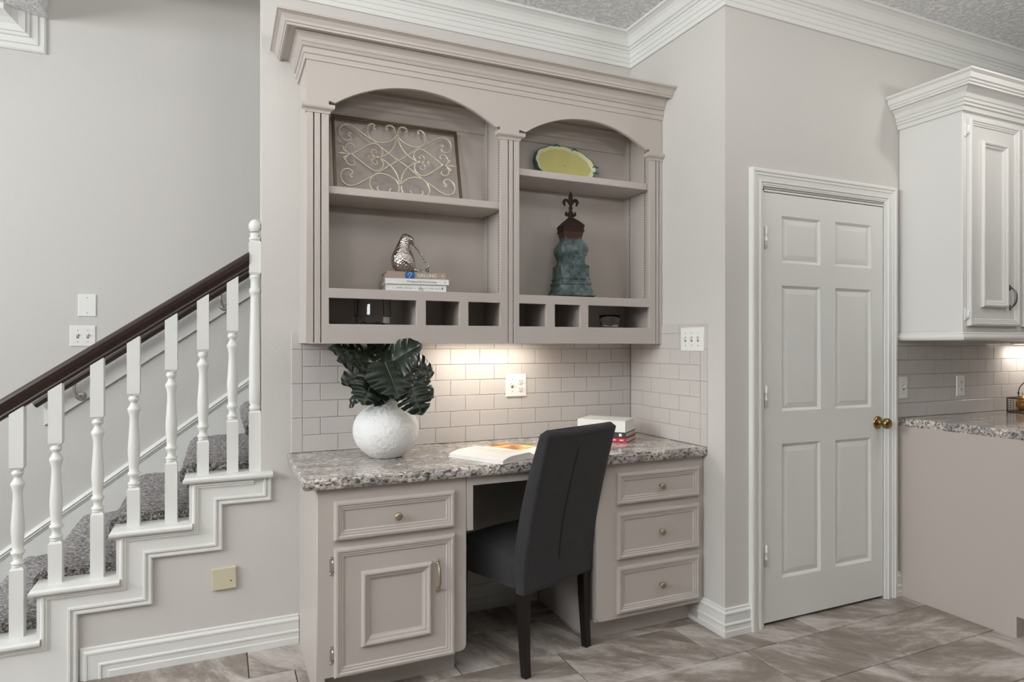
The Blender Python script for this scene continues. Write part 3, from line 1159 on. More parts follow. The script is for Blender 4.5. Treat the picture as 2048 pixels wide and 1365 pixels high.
# ------------------------------------------------------------------ desk: left base cabinet
YF = 2.45
cab = thing('base_cabinet', 'taupe base cabinet with one drawer over a framed door, left of the chair', 'cabinet', (0.61, 2.75, 0))
mb = MB()
mb.box(0.322, 0.340, YF + 0.0205, YD - 0.001, 0.0, 0.8065)
mb.box(0.884, 0.900, YF + 0.0205, YD - 0.02, 0.10, 0.8065)
mb.box(0.340, 0.884, YF + 0.0205, YD - 0.02, 0.112, 0.130)
mb.box(0.340, 0.884, YD - 0.03, YD - 0.02, 0.130, 0.8065)
obj('carcass', mb, 'taupe', cab)
lp = [(0.322, 0.0), (0.350, 0.0), (0.350, 0.106), (0.88, 0.106), (0.892, 0.110), (0.899, 0.119), (0.902, 0.130), (0.902, 0.8065), (0.322, 0.8065)]
me = plate_mesh('face_frame', [lp, rect(0.40, 0.83, 0.135, 0.56), rect(0.40, 0.83, 0.63, 0.74)], 0.020, 0.0025, YF + 0.010, (0.61, 2.75, 0))
obj('face_frame', me, 'taupe', cab, local=True)
obj('toe_kick', MB().box(0.350, 0.880, YF + 0.085, YF + 0.10, 0.0, 0.112).box(0.865, 0.880, YF + 0.10, YD - 0.02, 0.0, 0.10), 'taupe', cab)
dr = obj('drawer', front_mb(0.381, 0.849, 0.612, 0.757, YF), 'taupe', cab)
obj('knob', knob_mb(0.618, YF - 0.008, 0.682), 'antique', dr, label='small brushed brass mushroom knob')
d = obj('door', front_mb(0.381, 0.849, 0.107, 0.584, YF, (0.480, 0.753, 0.204, 0.487)), 'taupe', cab)
obj('pull_handle', pull_mb(0.778, YF - 0.008, 0.361, 0.491), 'antique', d, label='curved brushed brass pull handle')
for z0, z1 in ((0.484, 0.553), (0.156, 0.222)):
    mb = MB().box(0.366, 0.379, YF - 0.003, YF, z0, z1).tube([(0.3775, YF - 0.008, z0 + 0.012), (0.3775, YF - 0.008, z1 - 0.012)], 0.0042, 10)
    mb.box(0.374, 0.384, YF - 0.012, YF - 0.002, z0 + 0.02, z1 - 0.02)
    mb.sphere((0.369, YF - 0.002, z0 + 0.006), 0.004, 5).sphere((0.369, YF - 0.002, z1 - 0.006), 0.004, 5)
    obj('hinge', mb, 'hinge', d, bevel=0)

# right base cabinet
cab = thing('drawer_cabinet', 'taupe base cabinet with three framed drawers, right of the chair', 'cabinet', (1.81, 2.75, 0))
mb = MB()
mb.box(1.516, 1.532, YF + 0.0205, YD - 0.02, 0.10, 0.8065)
mb.box(1.516, 1.532, YF + 0.085, YD - 0.02, 0.0, 0.10)
mb.box(2.089, 2.105, YF + 0.0205, YD - 0.02, 0.02, 0.8065)
mb.box(1.532, 2.089, YF + 0.0205, YD - 0.02, 0.112, 0.13)
mb.box(1.532, 2.089, YD - 0.03, YD - 0.02, 0.13, 0.8065)
obj('carcass', mb, 'taupe', cab)
lp = [(1.513, 0.8065), (1.513, 0.130), (1.516, 0.119), (1.523, 0.110), (1.535, 0.106), (2.105, 0.106), (2.105, 0.8065)]
me = plate_mesh('face_frame', [lp, rect(1.63, 2.055, 0.64, 0.74), rect(1.63, 2.055, 0.395, 0.565), rect(1.63, 2.055, 0.15, 0.325)], 0.020, 0.0025, YF + 0.010, (1.81, 2.75, 0))
obj('face_frame', me, 'taupe', cab, local=True)
obj('toe_kick', MB().box(1.532, 2.089, YF + 0.085, YF + 0.10, 0.0, 0.112), 'taupe', cab)
for z0, z1, kz in ((0.620, 0.760, 0.687), (0.375, 0.584, 0.477), (0.132, 0.341, 0.232)):
    dr = obj('drawer', front_mb(1.613, 2.073, z0, z1, YF), 'taupe', cab)
    obj('knob', knob_mb(1.850, YF - 0.008, kz), 'antique', dr, label='small brushed brass mushroom knob')

# apron over the knee space
ap = [(0.904, 0.8065), (0.904, 0.585), (0.932, 0.585), (0.932, 0.766), (1.485, 0.766), (1.485, 0.585), (1.511, 0.585), (1.511, 0.8065)]
ob = obj('desk_apron', plate_mesh('desk_apron', [ap], 0.020, 0.002, YF + 0.010), 'taupe')
tag(ob, 'taupe apron bar under the granite top over the knee space', 'desk apron')


# ------------------------------------------------------------------ granite tops
def slab(x0, x1, y0, y1, z0, z1, rough_sides, seed):
    rr = random.Random(seed)
    bm = bmesh.new()
    nx, ny_, nz = int((x1 - x0) / 0.012), int((y1 - y0) / 0.012), 4
    mbs = MB()
    vid = {}
    vs = []

    def V(i, j, k):
        key = (i, j, k)
        if key not in vid:
            x = x0 + (x1 - x0) * i / nx
            y = y0 + (y1 - y0) * j / ny_
            z = z0 + (z1 - z0) * k / nz
            e = 0.0013
            if 'F' in rough_sides and j == 0:
                y += rr.uniform(-e, e) + (0.004 if k in (0, nz) else 0)
                z += rr.uniform(-e, e) * 0.5 * (1 if 0 < k < nz else 0.3)
                if k == nz:
                    y += rr.uniform(0, e)
            if 'L' in rough_sides and i == 0:
                x += rr.uniform(-e, e) + (0.004 if k in (0, nz) else 0)
            vid[key] = len(vs)
            vs.append((x, y, z))
        return vid[key]
    fs = []
    for i in range(nx):
        for k in range(nz):
            fs.append((V(i, 0, k), V(i + 1, 0, k), V(i + 1, 0, k + 1), V(i, 0, k + 1)))
            fs.append((V(i, ny_, k), V(i + 1, ny_, k), V(i + 1, ny_, k + 1), V(i, ny_, k + 1)))
    for j in range(ny_):
        for k in range(nz):
            fs.append((V(0, j, k), V(0, j + 1, k), V(0, j + 1, k + 1), V(0, j, k + 1)))
            fs.append((V(nx, j, k), V(nx, j + 1, k), V(nx, j + 1, k + 1), V(nx, j, k + 1)))
    for i in range(nx):
        for j in range(ny_):
            fs.append((V(i, j, 0), V(i + 1, j, 0), V(i + 1, j + 1, 0), V(i, j + 1, 0)))
            fs.append((V(i, j, nz), V(i + 1, j, nz), V(i + 1, j + 1, nz), V(i, j + 1, nz)))
    mbs.add(vs, fs)
    return mbs


ct = obj('countertop', slab(0.271, 2.104, 2.421, YD, 0.8075, 0.8495, 'FL', 1), 'granite')
tag(ct, 'speckled grey granite desk top under the taupe hutch', 'countertop')
ct2 = obj('countertop', slab(3.296, 4.95, 1.635, YW, 0.9035, 0.946, 'FL', 2), 'granite')
tag(ct2, 'speckled grey granite kitchen countertop on the white base cabinet at right', 'countertop')

# ------------------------------------------------------------------ hutch
HY = 2.7645
hut = thing('hutch', 'taupe open hutch with two arched bays and small pigeonholes, hung over the desk', 'hutch', (1.21, 2.9, 1.34))
ho = (1.21, 2.9, 1.34)


def arch(xl, xr, xa, xb, zb, zs, peak, n=28):
    c = (xb - xa)
    h = peak - zs
    R = (c * c + 4 * h * h) / (8 * h)
    cx, cz = (xa + xb) / 2, peak - R
    a0 = math.asin((c / 2) / R)
    pts = [(xl, zb), (xr, zb), (xr, zs + 0.004), (xr - 0.006, zs + 0.005), (xb + 0.003, zs - 0.001)]
    for i in range(n + 1):
        a = a0 - 2 * a0 * i / n
        pts.append((cx + R * sin(a), cz + R * cos(a)))
    pts += [(xa - 0.003, zs - 0.001), (xl + 0.006, zs + 0.005), (xl, zs + 0.004)]
    return pts


loops = [rect(0.321, 2.105, 1.340, 2.545),
         arch(0.411, 1.186, 0.437, 1.164, 1.572, 2.344, 2.457), arch(1.283, 2.026, 1.318, 2.005, 1.572, 2.342, 2.447)]
for a, b in ((0.411, 0.785), (0.828, 0.985), (1.028, 1.186), (1.283, 1.426), (1.472, 1.614), (1.660, 2.026)):
    loops.append(rect(a, b, 1.422, 1.5305))
for gx in (0.3505, 0.3785, 1.2265, 1.2525, 2.0665, 2.0870):
    loops.append(rect(gx - 0.0024, gx + 0.0024, 1.3435, 2.302))
me = plate_mesh('face_frame', loops, 0.020, 0.0017, HY + 0.010, ho)
obj('face_frame', me, 'taupe', hut, local=True)
YB2 = 3.032
mb = MB()
mb.box(0.322, 0.395, HY + 0.0198, YD - 0.001, 1.342, 2.62)
mb.box(1.210, 1.260, HY + 0.0198, YB2, 1.366, 2.50)
mb.box(2.050, 2.104, HY + 0.0198, YD - 0.001, 1.342, 2.62)
mb.box(0.395, 2.05, YB2, YD - 0.001, 1.366, 2.62)
mb.box(0.395, 2.05, HY + 0.0198, YB2, 2.50, 2.62)
mb.box(0.395, 2.05, HY + 0.0198, YB2, 1.553, 1.571)
mb.box(0.395, 2.05, HY + 0.0198, YB2, 1.366, 1.4215)
obj('carcass', mb, 'taupe', hut)
for x0, x1 in ((0.785, 0.828), (0.985, 1.028), (1.426, 1.472), (1.614, 1.660)):
    c = (x0 + x1) / 2
    obj('divider', MB().box(c - 0.010, c + 0.010, HY + 0.0198, YB2, 1.4215, 1.553), 'taupe', hut)
obj('shelf', MB().box(0.398, 1.208, 2.79, YB2 - 0.004, 1.971, 2.0045), 'taupe', hut, bevel=0.004)
obj('shelf', MB().box(1.262, 2.048, 2.79, YB2 - 0.004, 2.1425, 2.1765), 'taupe', hut, bevel=0.004)
# inside crown strips
ICR = [(0, -0.11), (0.010, -0.11), (0.014, -0.10), (0.014, -0.075), (0.022, -0.070), (0.022, -0.055), (0.034, -0.048), (0.050, -0.020), (0.060, -0.014), (0.060, 0), (0, 0)]
for xa, xb in ((0.395, 1.21), (1.26, 2.05)):
    mb = MB().sweep([(xb, YB2, 2.50), (xa, YB2, 2.50)], ICR, (0, 0, 1), closedprof=True)
    obj('inner_moulding', mb, 'taupe', hut)
# shelf standards with slots
for xs, sgn in ((1.2095, -1), (2.0495, -1), (0.3955, 1), (1.2605, 1)):
    for yy in (2.972, 2.835):
        mb = MB().box(min(xs, xs + sgn * 0.003), max(xs, xs + sgn * 0.003), yy - 0.008, yy + 0.008, 1.575, 2.46)
        o = obj('shelf_standard', mb, 'taupe', hut)
        mb = MB()
        z = 1.585
        while z < 2.45:
            mb.box(min(xs + sgn * 0.0025, xs + sgn * 0.0036), max(xs + sgn * 0.0025, xs + sgn * 0.0036), yy - 0.0035, yy + 0.0035, z, z + 0.0068)
            z += 0.0127
        obj('slots', mb, 'dark', o, kind='stuff')
# pilaster capitals
CAP = [(0, -0.004), (0.004, -0.004), (0.006, 0.004), (0.012, 0.009), (0.019, 0.012), (0.022, 0.018), (0.022, 0.029), (0, 0.029)]
for x0, x1 in ((0.321, 0.4105), (1.1865, 1.2825), (2.0265, 2.104)):
    mb = MB()
    pth = [(x0, HY + 0.018, 2.297), (x0, HY, 2.297), (x1, HY, 2.297), (x1, HY + 0.018, 2.297)]
    if x0 > 2.0:
        pth = pth[:3]
    mb.sweep(pth[::-1], CAP, (0, 0, 1), closedprof=True)
    obj('capital', mb, 'taupe', hut)
# big crown
HC = [(0, 0), (0.010, 0.0), (0.012, 0.010), (0.012, 0.022), (0.018, 0.026), (0.020, 0.040), (0.016, 0.044), (0.016, 0.052), (0.026, 0.056), (0.030, 0.062),
      (0.026, 0.068), (0.032, 0.074), (0.036, 0.088), (0.046, 0.104), (0.056, 0.112), (0.058, 0.118),
      (0.088, 0.118), (0.090, 0.106), (0.098, 0.106), (0.100, 0.112), (0.104, 0.116), (0.108, 0.128), (0.118, 0.146), (0.128, 0.152), (0.128, 0.164), (0.0, 0.164)]
# (a, b) re-scaled to the measured profile: 0.13 high, 0.125 deep, with a flat soffit half way out
HC = [(0, 0), (0.006, 0.0), (0.008, 0.008), (0.008, 0.020), (0.014, 0.023), (0.016, 0.036), (0.012, 0.038), (0.012, 0.046), (0.020, 0.048), (0.023, 0.054),
      (0.020, 0.060), (0.025, 0.064), (0.029, 0.076), (0.036, 0.088), (0.045, 0.094), (0.047, 0.098),
      (0.075, 0.098), (0.075, 0.090), (0.084, 0.090), (0.086, 0.097), (0.091, 0.099), (0.094, 0.108), (0.104, 0.122), (0.116, 0.127), (0.122, 0.128), (0.122, 0.137), (0.0, 0.137)]
mb = MB().sweep([(XS - 0.002, HY, 2.507), (0.321, HY, 2.507), (0.321, YD - 0.001, 2.507)], [(a, b) for a, b in HC], (0, 0, 1), closedprof=True)
obj('crown', mb, 'taupe', hut)
# light under the hutch
ul = obj('undercabinet_light', MB().box(0.93, 1.47, 2.875, 2.935, 1.353, 1.3655), 'plastic', bevel=0.002)
tag(ul, 'slim lit strip light under the taupe hutch', 'light')
obj('lens', MB().box(0.95, 1.45, 2.883, 2.927, 1.3512, 1.3529), 'lens', ul)
area('desk_strip_light', (1.2, 2.905, 1.349), (1.2, 2.91, 0), 0.50, 0.04, 2.3, (1.0, 0.90, 0.78))
ul = obj('undercabinet_light', MB().box(4.20, 4.70, 2.19, 2.25, 1.338, 1.3485), 'plastic', bevel=0.002)
tag(ul, 'slim lit strip light under the white wall cabinet', 'light')
obj('lens', MB().box(4.22, 4.68, 2.198, 2.242, 1.3365, 1.3382), 'lens', ul)
area('kitchen_strip_light', (4.45, 2.22, 1.331), (4.45, 2.25, 0), 0.45, 0.04, 1.4, (1.0, 0.93, 0.84))

# ------------------------------------------------------------------ white wall cabinet
WX, WYF = 3.300, 1.977
wc = thing('wall_cabinet', 'white wall cabinet with raised panel door and crown, top right', 'cabinet', (3.9, 2.15, 1.357))
mb = MB().box(WX, 4.75, WYF, YW - 0.001, 1.40, 2.55)
obj('carcass', mb, 'white_cab', wc, bevel=0.003)
WC = [(0, 0), (0.012, 0.0), (0.014, 0.020), (0.022, 0.024), (0.022, 0.034), (0.028, 0.038), (0.030, 0.046), (0.026, 0.052), (0.032, 0.056), (0.040, 0.078), (0.052, 0.090), (0.056, 0.096),
      (0.074, 0.096), (0.074, 0.104), (0.080, 0.108), (0.082, 0.116), (0.088, 0.120), (0.094, 0.142), (0.106, 0.152), (0.106, 0.160), (0, 0.160)]
mb = MB().sweep([(4.75, WYF, 2.478), (WX, WYF, 2.478), (WX, YW - 0.001, 2.478)], WC, (0, 0, 1), closedprof=True)
obj('crown', mb, 'white_cab', wc)
BM_ = [(-0.01, 0.0), (0.008, 0.0), (0.014, 0.006), (0.016, 0.016), (0.012, 0.026), (0.008, 0.030), (0.008, 0.036), (0.003, 0.042), (-0.01, 0.044)]
mb = MB().sweep([(4.75, WYF, 1.357), (WX, WYF, 1.357), (WX, YW - 0.001, 1.357)], BM_, (0, 0, 1), closedprof=True)
mb.box(WX, 4.75, WYF, YW - 0.001, 1.357, 1.40)
obj('base_moulding', mb, 'white_cab', wc)
for x0, x1 in ((3.331, 3.745), (3.775, 4.19)):
    d = obj('door', front_mb(x0, x1, 1.428, 2.446, WYF - 0.001, (x0 + 0.095, x1 - 0.105, 1.52, 2.345)), 'white_cab', wc)
    if x0 < 3.5:
        for hz in (2.385, 1.484):
            mb = MB().box(x0 - 0.018, x0 - 0.004, WYF - 0.004, WYF, hz - 0.028, hz + 0.028).tube([(x0 - 0.004, WYF - 0.010, hz - 0.022), (x0 - 0.004, WYF - 0.010, hz + 0.022)], 0.005, 10)
            mb.box(x0 - 0.006, x0 + 0.004, WYF - 0.016, WYF - 0.002, hz - 0.014, hz + 0.014)
            obj('hinge', mb, 'plastic', d)
        obj('pull_handle', pull_mb(3.668, WYF - 0.008, 1.510, 1.640), 'pewter', d, label='dark pewter curved pull handle')

# white base cabinet
wbc = thing('kitchen_base_cabinet', 'pale base cabinet side panel right of the white door', 'cabinet', (3.9, 2.0, 0))
mb = MB()
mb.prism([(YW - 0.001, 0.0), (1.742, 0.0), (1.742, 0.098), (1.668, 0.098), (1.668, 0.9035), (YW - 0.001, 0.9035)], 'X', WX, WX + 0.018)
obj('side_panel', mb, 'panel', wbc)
mb = MB().box(WX + 0.018, 4.95, 1.690, YW - 0.001, 0.098, 0.9035)
obj('carcass', mb, 'white_cab', wbc)
obj('face_frame', MB().box(WX + 0.018, 4.95, 1.668, 1.6895, 0.098, 0.9035), 'white_cab', wbc)
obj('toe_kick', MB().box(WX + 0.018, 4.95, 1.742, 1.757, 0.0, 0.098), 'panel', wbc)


# ------------------------------------------------------------------ wall plates
def plate(label, cat, name, c, w, h, face, devices, m='plastic', y=None):
    """face 'Y' looks to -Y, face 'X' looks to -X; devices list of (offset, kind)"""
    t = thing(name, label, cat, c)

    def mp(mb):
        if face == 'Y':
            return mb
        q = MB()
        q.add([(v[1], -v[0], v[2]) for v in mb.v], mb.f)
        q.sm = list(mb.sm)
        return q
    mb = MB()
    b = 0.0035
    vs = []
    for d, e in ((0, 0), (0, 0.002), (b, 0.006)):
        vs += [(-w / 2 + d, -e, -h / 2 + d), (w / 2 - d, -e, -h / 2 + d), (w / 2 - d, -e, h / 2 - d), (-w / 2 + d, -e, h / 2 - d)]
    fs = [(8, 9, 10, 11)] + [(bb + q, bb + (q + 1) % 4, bb + 4 + (q + 1) % 4, bb + 4 + q) for bb in (0, 4) for q in range(4)]
    mb.add(vs, fs)
    obj('cover_plate', mp(mb), m, t, local=True)
    for ox, kind in devices:
        if kind == 'toggle':
            q = MB().box(ox - 0.006, ox + 0.006, -0.0064, -0.004, -0.013, 0.013)
            obj('slot', mp(q), 'slot', t, local=True)
            q = MB()
            q.add([(ox - 0.0045, -0.006, -0.004), (ox + 0.0045, -0.006, -0.004), (ox + 0.0045, -0.006, 0.008), (ox - 0.0045, -0.006, 0.008),
                   (ox - 0.003, -0.019, 0.007), (ox + 0.003, -0.019, 0.007), (ox + 0.003, -0.016, 0.013), (ox - 0.003, -0.016, 0.013)],
                  [(0, 1, 2, 3), (4, 5, 6, 7), (0, 1, 5, 4), (1, 2, 6, 5), (2, 3, 7, 6), (3, 0, 4, 7)])
            obj('toggle', mp(q), m, t, local=True)
            for sz in (-0.030, 0.030):
                obj('screw', mp(MB().lathe([(0.0026, 0.0055), (0.0026, 0.0068), (0, 0.0072)], 8, (ox, 0, sz), 'Y')), 'slot', t, local=True)
        elif kind == 'outlet':
            for sz in (-0.0195, 0.0195):
                q = MB().lathe([(0.0165, 0.005), (0.0165, 0.0078), (0.0155, 0.0085), (0.0, 0.0085)], 20, (ox, 0, sz), 'Y', sy=0.84, smooth=False)
                r_ = obj('receptacle', mp(q), m, t, local=True)
                q = MB().box(ox - 0.0075, ox - 0.0048, -0.0092, -0.008, sz - 0.001, sz + 0.008)
                q.box(ox + 0.0048, ox + 0.0075, -0.0092, -0.008, sz - 0.001, sz + 0.008)
                q.box(ox - 0.0022, ox + 0.0022, -0.0092, -0.008, sz - 0.009, sz - 0.0045)
                obj('slots', mp(q), 'dark', t, local=True)
            obj('screw', mp(MB().lathe([(0.002, 0.0055), (0.002, 0.0068), (0, 0.0072)], 8, (ox, 0, 0), 'Y')), 'slot', t, local=True)
        elif kind == 'blank':
            for sz in (-0.041, 0.041):
                obj('screw', mp(MB().lathe([(0.0026, 0.0055), (0.0026, 0.0068), (0, 0.0072)], 8, (ox, 0, sz), 'Y')), 'slot', t, local=True)
    return t


plate('white blank plate above the double switch on the stairwell wall', 'wall plate', 'blank_plate', (-0.654, YFAR, 1.547), 0.084, 0.120, 'Y', [(0, 'blank')])
plate('white double toggle switch plate under the blank plate on the stairwell wall', 'light switch', 'light_switch', (-0.674, YFAR, 1.382), 0.118, 0.112, 'Y', [(-0.023, 'toggle'), (0.023, 'toggle')])
plate('white plate with one toggle switch and a double outlet over the desk', 'outlet', 'wall_outlet', (1.3935, YD - 0.005, 1.125), 0.117, 0.117, 'Y', [(-0.024, 'toggle'), (0.024, 'outlet')])
plate('white triple toggle switch plate on the tiles right of the hutch', 'light switch', 'light_switch', (XS - 0.005, 2.521, 1.362), 0.168, 0.117, 'X', [(-0.046, 'toggle'), (0, 'toggle'), (0.046, 'toggle')])
plate('white switch plate on the kitchen tiles beside the door casing', 'light switch', 'light_switch', (3.323, YW - 0.005, 1.105), 0.072, 0.116, 'Y', [(0.0, 'toggle')])
plate('white outlet on the kitchen tiles under the white wall cabinet', 'outlet', 'wall_outlet', (3.812, YW - 0.005, 1.103), 0.072, 0.116, 'Y', [(0, 'outlet')])
bp_ = thing('wall_box_cover', 'beige square cover low on the wall under the stairs', 'wall plate', (0.014, YD, 0.333), rot=(0, radians(-1.5), 0))
obj('cover_plate', MB().box(-0.048, 0.048, -0.017, 0, -0.046, 0.046), 'beige', bp_, local=True, bevel=0.003)
obj('button', MB().lathe([(0.003, 0.016), (0.003, 0.018), (0, 0.0185)], 8, (0.027, 0, -0.012), 'Y'), 'dark', bp_, local=True)

# ------------------------------------------------------------------ dining chair
ang = math.atan2(0.35, 0.937)
ch = thing('dining_chair', 'charcoal upholstered parsons chair with espresso legs, pushed in at the desk', 'chair', (1.098, 2.324, 0), ang)
# local frame: x along the back (0..0.44), y forward towards the desk, z up
WCH = 0.44


def back_y(z):
    """rear surface of the backrest, leaning towards -y with height"""
    t = max(0.0, (z - 0.42) / (1.005 - 0.42))
    return -0.138 * t ** 1.25


def thick(z):
    t = (z - 0.33) / (1.005 - 0.33)
    return 0.050 + 0.022 * sin(pi * min(1, max(0, t)) ** 0.9)


mb = MB()
nz_, nx_ = 36, 18
for side in (0,):
    rings = []
    for i in range(nz_ + 1):
        z = 0.335 + (1.005 - 0.335) * i / nz_
        # round the top
        rr = 0.018
        dzt = 1.005 - z
        ins = 0.0
        if dzt < rr:
            ins = rr - sqrt(max(0, rr * rr - (rr - dzt) ** 2))
        yb, th = back_y(z), thick(z)
        c = 0.012
        x0, x1 = 0.0 + ins, WCH - ins
        sag = 0.0
        ring = []
        y0, y1 = yb + ins, yb + th - ins * 0.6
        for a in range(4):
            ring.append((x0 + c - c * cos(a / 3 * pi / 2), y0 + c - c * sin(a / 3 * pi / 2)))
        for q in range(1, nx_):
            ring.append((x0 + c + (x1 - x0 - 2 * c) * q / nx_, y0))
        for a in range(4):
            ring.append((x1 - c + c * sin(a / 3 * pi / 2), y0 + c - c * cos(a / 3 * pi / 2)))
        for a in range(4):
            ring.append((x1 - c + c * cos(a / 3 * pi / 2), y1 - c + c * sin(a / 3 * pi / 2)))
        for q in range(1, nx_):
            xx = x1 - c - (x1 - x0 - 2 * c) * q / nx_
            puff = 0.012 * sin(pi * q / nx_)
            ring.append((xx, y1 + puff))
        for a in range(4):
            ring.append((x0 + c - c * sin(a / 3 * pi / 2), y1 - c + c * cos(a / 3 * pi / 2)))
        top_sag = 0.006 * sin(pi * 0.5)
        rings.append([(x, y, z) for x, y in ring])
    n = len(rings[0])
    vs = [v for r in rings for v in r]
    # slight saddle in the top edge
    vs = [(x, y, z - (0.012 * sin(pi * min(1, max(0, x / WCH))) if z > 0.98 else 0)) for x, y, z in vs]
    fs = [(i * n + q, i * n + (q + 1) % n, (i + 1) * n + (q + 1) % n, (i + 1) * n + q) for i in range(nz_) for q in range(n)]
    fs += [tuple(range(n))]
    mb.add(vs, fs, True)
    mb.add([vs[nz_ * n + q] for q in range(n)], [tuple(range(n))], True)
obj('backrest', mb, 'fabric', ch, local=True)
# centre seam
pts = []
for i in range(25):
    z = 0.435 + (0.925 - 0.435) * i / 24
    pts.append((WCH * 0.47 - 0.01 * sin(pi * i / 24), back_y(z) - 0.0008, z))
mb = MB().tube(pts, [0.0005] + [0.0022] * 23 + [0.0005], 6)
obj('seam', mb, 'dark_fill', ch, local=True, label='dark zipped slit down the middle of the chair back')
# seat
mb = MB()
sx_, sy_ = 16, 16
y0, y1 = 0.045, 0.455
vs, fs = [], []


def seat_top(u, v):
    return 0.478 + 0.022 * sin(pi * u) ** 0.6 * sin(pi * min(1, 0.15 + v * 0.85)) ** 0.6 - 0.02 * max(0, v - 0.85) / 0.15


ringz = []
c = 0.014
for lvl, (zz, ins) in enumerate(((0.350, 0.006), (0.356, 0.0), (0.42, 0.0), (0.455, 0.0), (0.470, 0.004), (0.478, 0.012))):
    ringz.append((zz, ins))
top = []
vid = {}
for zz, ins in ringz:
    per = []
    for q in range(sx_):
        per.append((0.002 + ins + (WCH - 0.004 - 2 * ins) * q / sx_, y0 + ins * 0))
    for q in range(sy_):
        per.append((WCH - 0.002 - ins, y0 + (y1 - y0 - ins) * q / sy_))
    for q in range(sx_):
        per.append((WCH - 0.002 - ins - (WCH - 0.004 - 2 * ins) * q / sx_, y1 - ins))
    for q in range(sy_):
        per.append((0.002 + ins, y1 - ins - (y1 - y0 - ins) * q / sy_))
    vs += [(x, y, zz) for x, y in per]
n = 2 * sx_ + 2 * sy_
for i in range(len(ringz) - 1):
    for q in range(n):
        fs.append((i * n + q, i * n + (q + 1) % n, (i + 1) * n + (q + 1) % n, (i + 1) * n + q))
fs.append(tuple(range(n)))
mb.add(vs, fs, True)
ins = 0.012
gv, gf = [], []
for j in range(sy_ + 1):
    for i in range(sx_ + 1):
        u, v = i / sx_, j / sy_
        x = 0.002 + ins + (WCH - 0.004 - 2 * ins) * u
        y = y0 + (y1 - y0 - ins) * v
        dome = (max(0, sin(pi * u)) ** 0.5) * (max(0, sin(pi * v)) ** 0.5)
        gv.append((x, y, 0.478 + 0.028 * dome))
for j in range(sy_):
    for i in range(sx_):
        a = j * (sx_ + 1) + i
        gf.append((a, a + 1, a + sx_ + 2, a + sx_ + 1))
mb.add(gv, gf, True)
obj('seat', mb, 'fabric', ch, local=True)


def leg_mb(xc, yc, rake):
    mb = MB()
    lv = [(0.345, 0.0235, 0), (0.22, 0.021, rake * 0.15), (0.10, 0.018, rake * 0.5), (0.004, 0.0165, rake), (0.0, 0.015, rake)]
    vs = []
    for z, h, r in lv:
        ch_ = 0.004
        ring = [(-h + ch_, -h), (h - ch_, -h), (h, -h + ch_), (h, h - ch_), (h - ch_, h), (-h + ch_, h), (-h, h - ch_), (-h, -h + ch_)]
        vs += [(xc + x, yc + y + r, z) for x, y in ring]
    fs = [tuple(range(8)), tuple(range(32, 40))]
    for i in range(4):
        for q in range(8):
            fs.append((i * 8 + q, i * 8 + (q + 1) % 8, i * 8 + 8 + (q + 1) % 8, i * 8 + 8 + q))
    mb.add(vs, fs)
    return mb


for xc, yc, rk in ((0.026, 0.028, -0.014), (WCH - 0.030, 0.028, -0.014), (0.030, 0.42, 0.0), (WCH - 0.030, 0.42, 0.0)):
    obj('leg', leg_mb(xc, yc, rk), 'wood_leg', ch, local=True)


# ------------------------------------------------------------------ books
def book(name, label, c, rz, w, d, h, cover, spine_face='-Y', group=None, ct_=0.0025, pages='pages'):
    """closed book lying flat, spine along x at y=0 (facing -y), local origin = spine's left bottom corner"""
    t = thing(name, label, 'book', c, rz, group)
    mb = MB()
    mb.box(0, w, 0, ct_, 0, h)
    mb.box(0, w, 0, d, 0, ct_)
    mb.box(0, w, 0, d, h - ct_, h)
    obj('cover', mb, cover, t, local=True, bevel=0.0008)
    obj('page_block', MB().box(0.004, w - 0.004, ct_, d - 0.004, ct_, h - ct_), pages, t, local=True)
    return t


def spine_text(t, name, body, size, x, z, m, w=None):
    me = text_mesh(name, body, size)
    for v in me.vertices:
        a, b, c_ = v.co
        v.co = Vector((a + x, -0.0005 - c_, b + z))
    if w:
        xs = [v.co.x for v in me.vertices]
        k_ = w / (max(xs) - min(xs))
        for v in me.vertices:
            v.co.x = x + (v.co.x - x) * k_
    me.materials.clear()
    me.materials.append(M[m])
    o = bpy.data.objects.new(name, me)
    C.objects.link(o)
    o.parent = t
    return o


SH = 1.5715
rz0 = -0.10
b1 = book('book', 'white paperback at the bottom of the stack on the left hutch shelf', (0.662, 2.824, SH), rz0, 0.272, 0.175, 0.033, 'bk_white', group='books on the hutch shelf')
mb = MB()
x = 0.030
rr = random.Random(5)
for wd_ in (0.004, -1, 0.032, 0.036, -1, 0.004, -1, 0.040, 0.024, 0.034):
    if wd_ < 0:
        x += 0.006
        continue
    xx = x
    while xx < x + wd_:
        ww = 0.0028
        hh = rr.choice((0.0022, 0.0022, 0.0034))
        mb.box(xx, xx + ww, -0.0006, 0, 0.0145, 0.0145 + hh)
        xx += ww + 0.0012
    x += wd_ + 0.005
obj('spine_lettering', mb, 'ink_grey', b1, local=True, kind='stuff')
mb = MB().tube(catmull([(0.150, -0.0004, 0.008), (0.154, -0.0004, 0.022), (0.158, -0.0004, 0.012), (0.163, -0.0004, 0.006)], 4), 0.0011, 5)
mb.sphere((0.165, -0.0004, 0.009), 0.0022, 5)
obj('emblem', mb, 'ink_grey', b1, local=True)
obj('logo', MB().box(0.252, 0.258, -0.0006, 0, 0.012, 0.022), 'ink_grey', b1, local=True)
b2 = book('book', 'thin white hardback in the middle of the stack under the grilling book', (0.658, 2.816, SH + 0.0332), rz0, 0.285, 0.185, 0.024, 'bk_white', group='books on the hutch shelf')
spine_text(b2, 'title', '75 Years of All-Time Favorites', 0.0125, 0.095, 0.0115, 'ink_grey', 0.135)
spine_text(b2, 'lettering', '15', 0.010, 0.262, 0.0115, 'ink_grey')
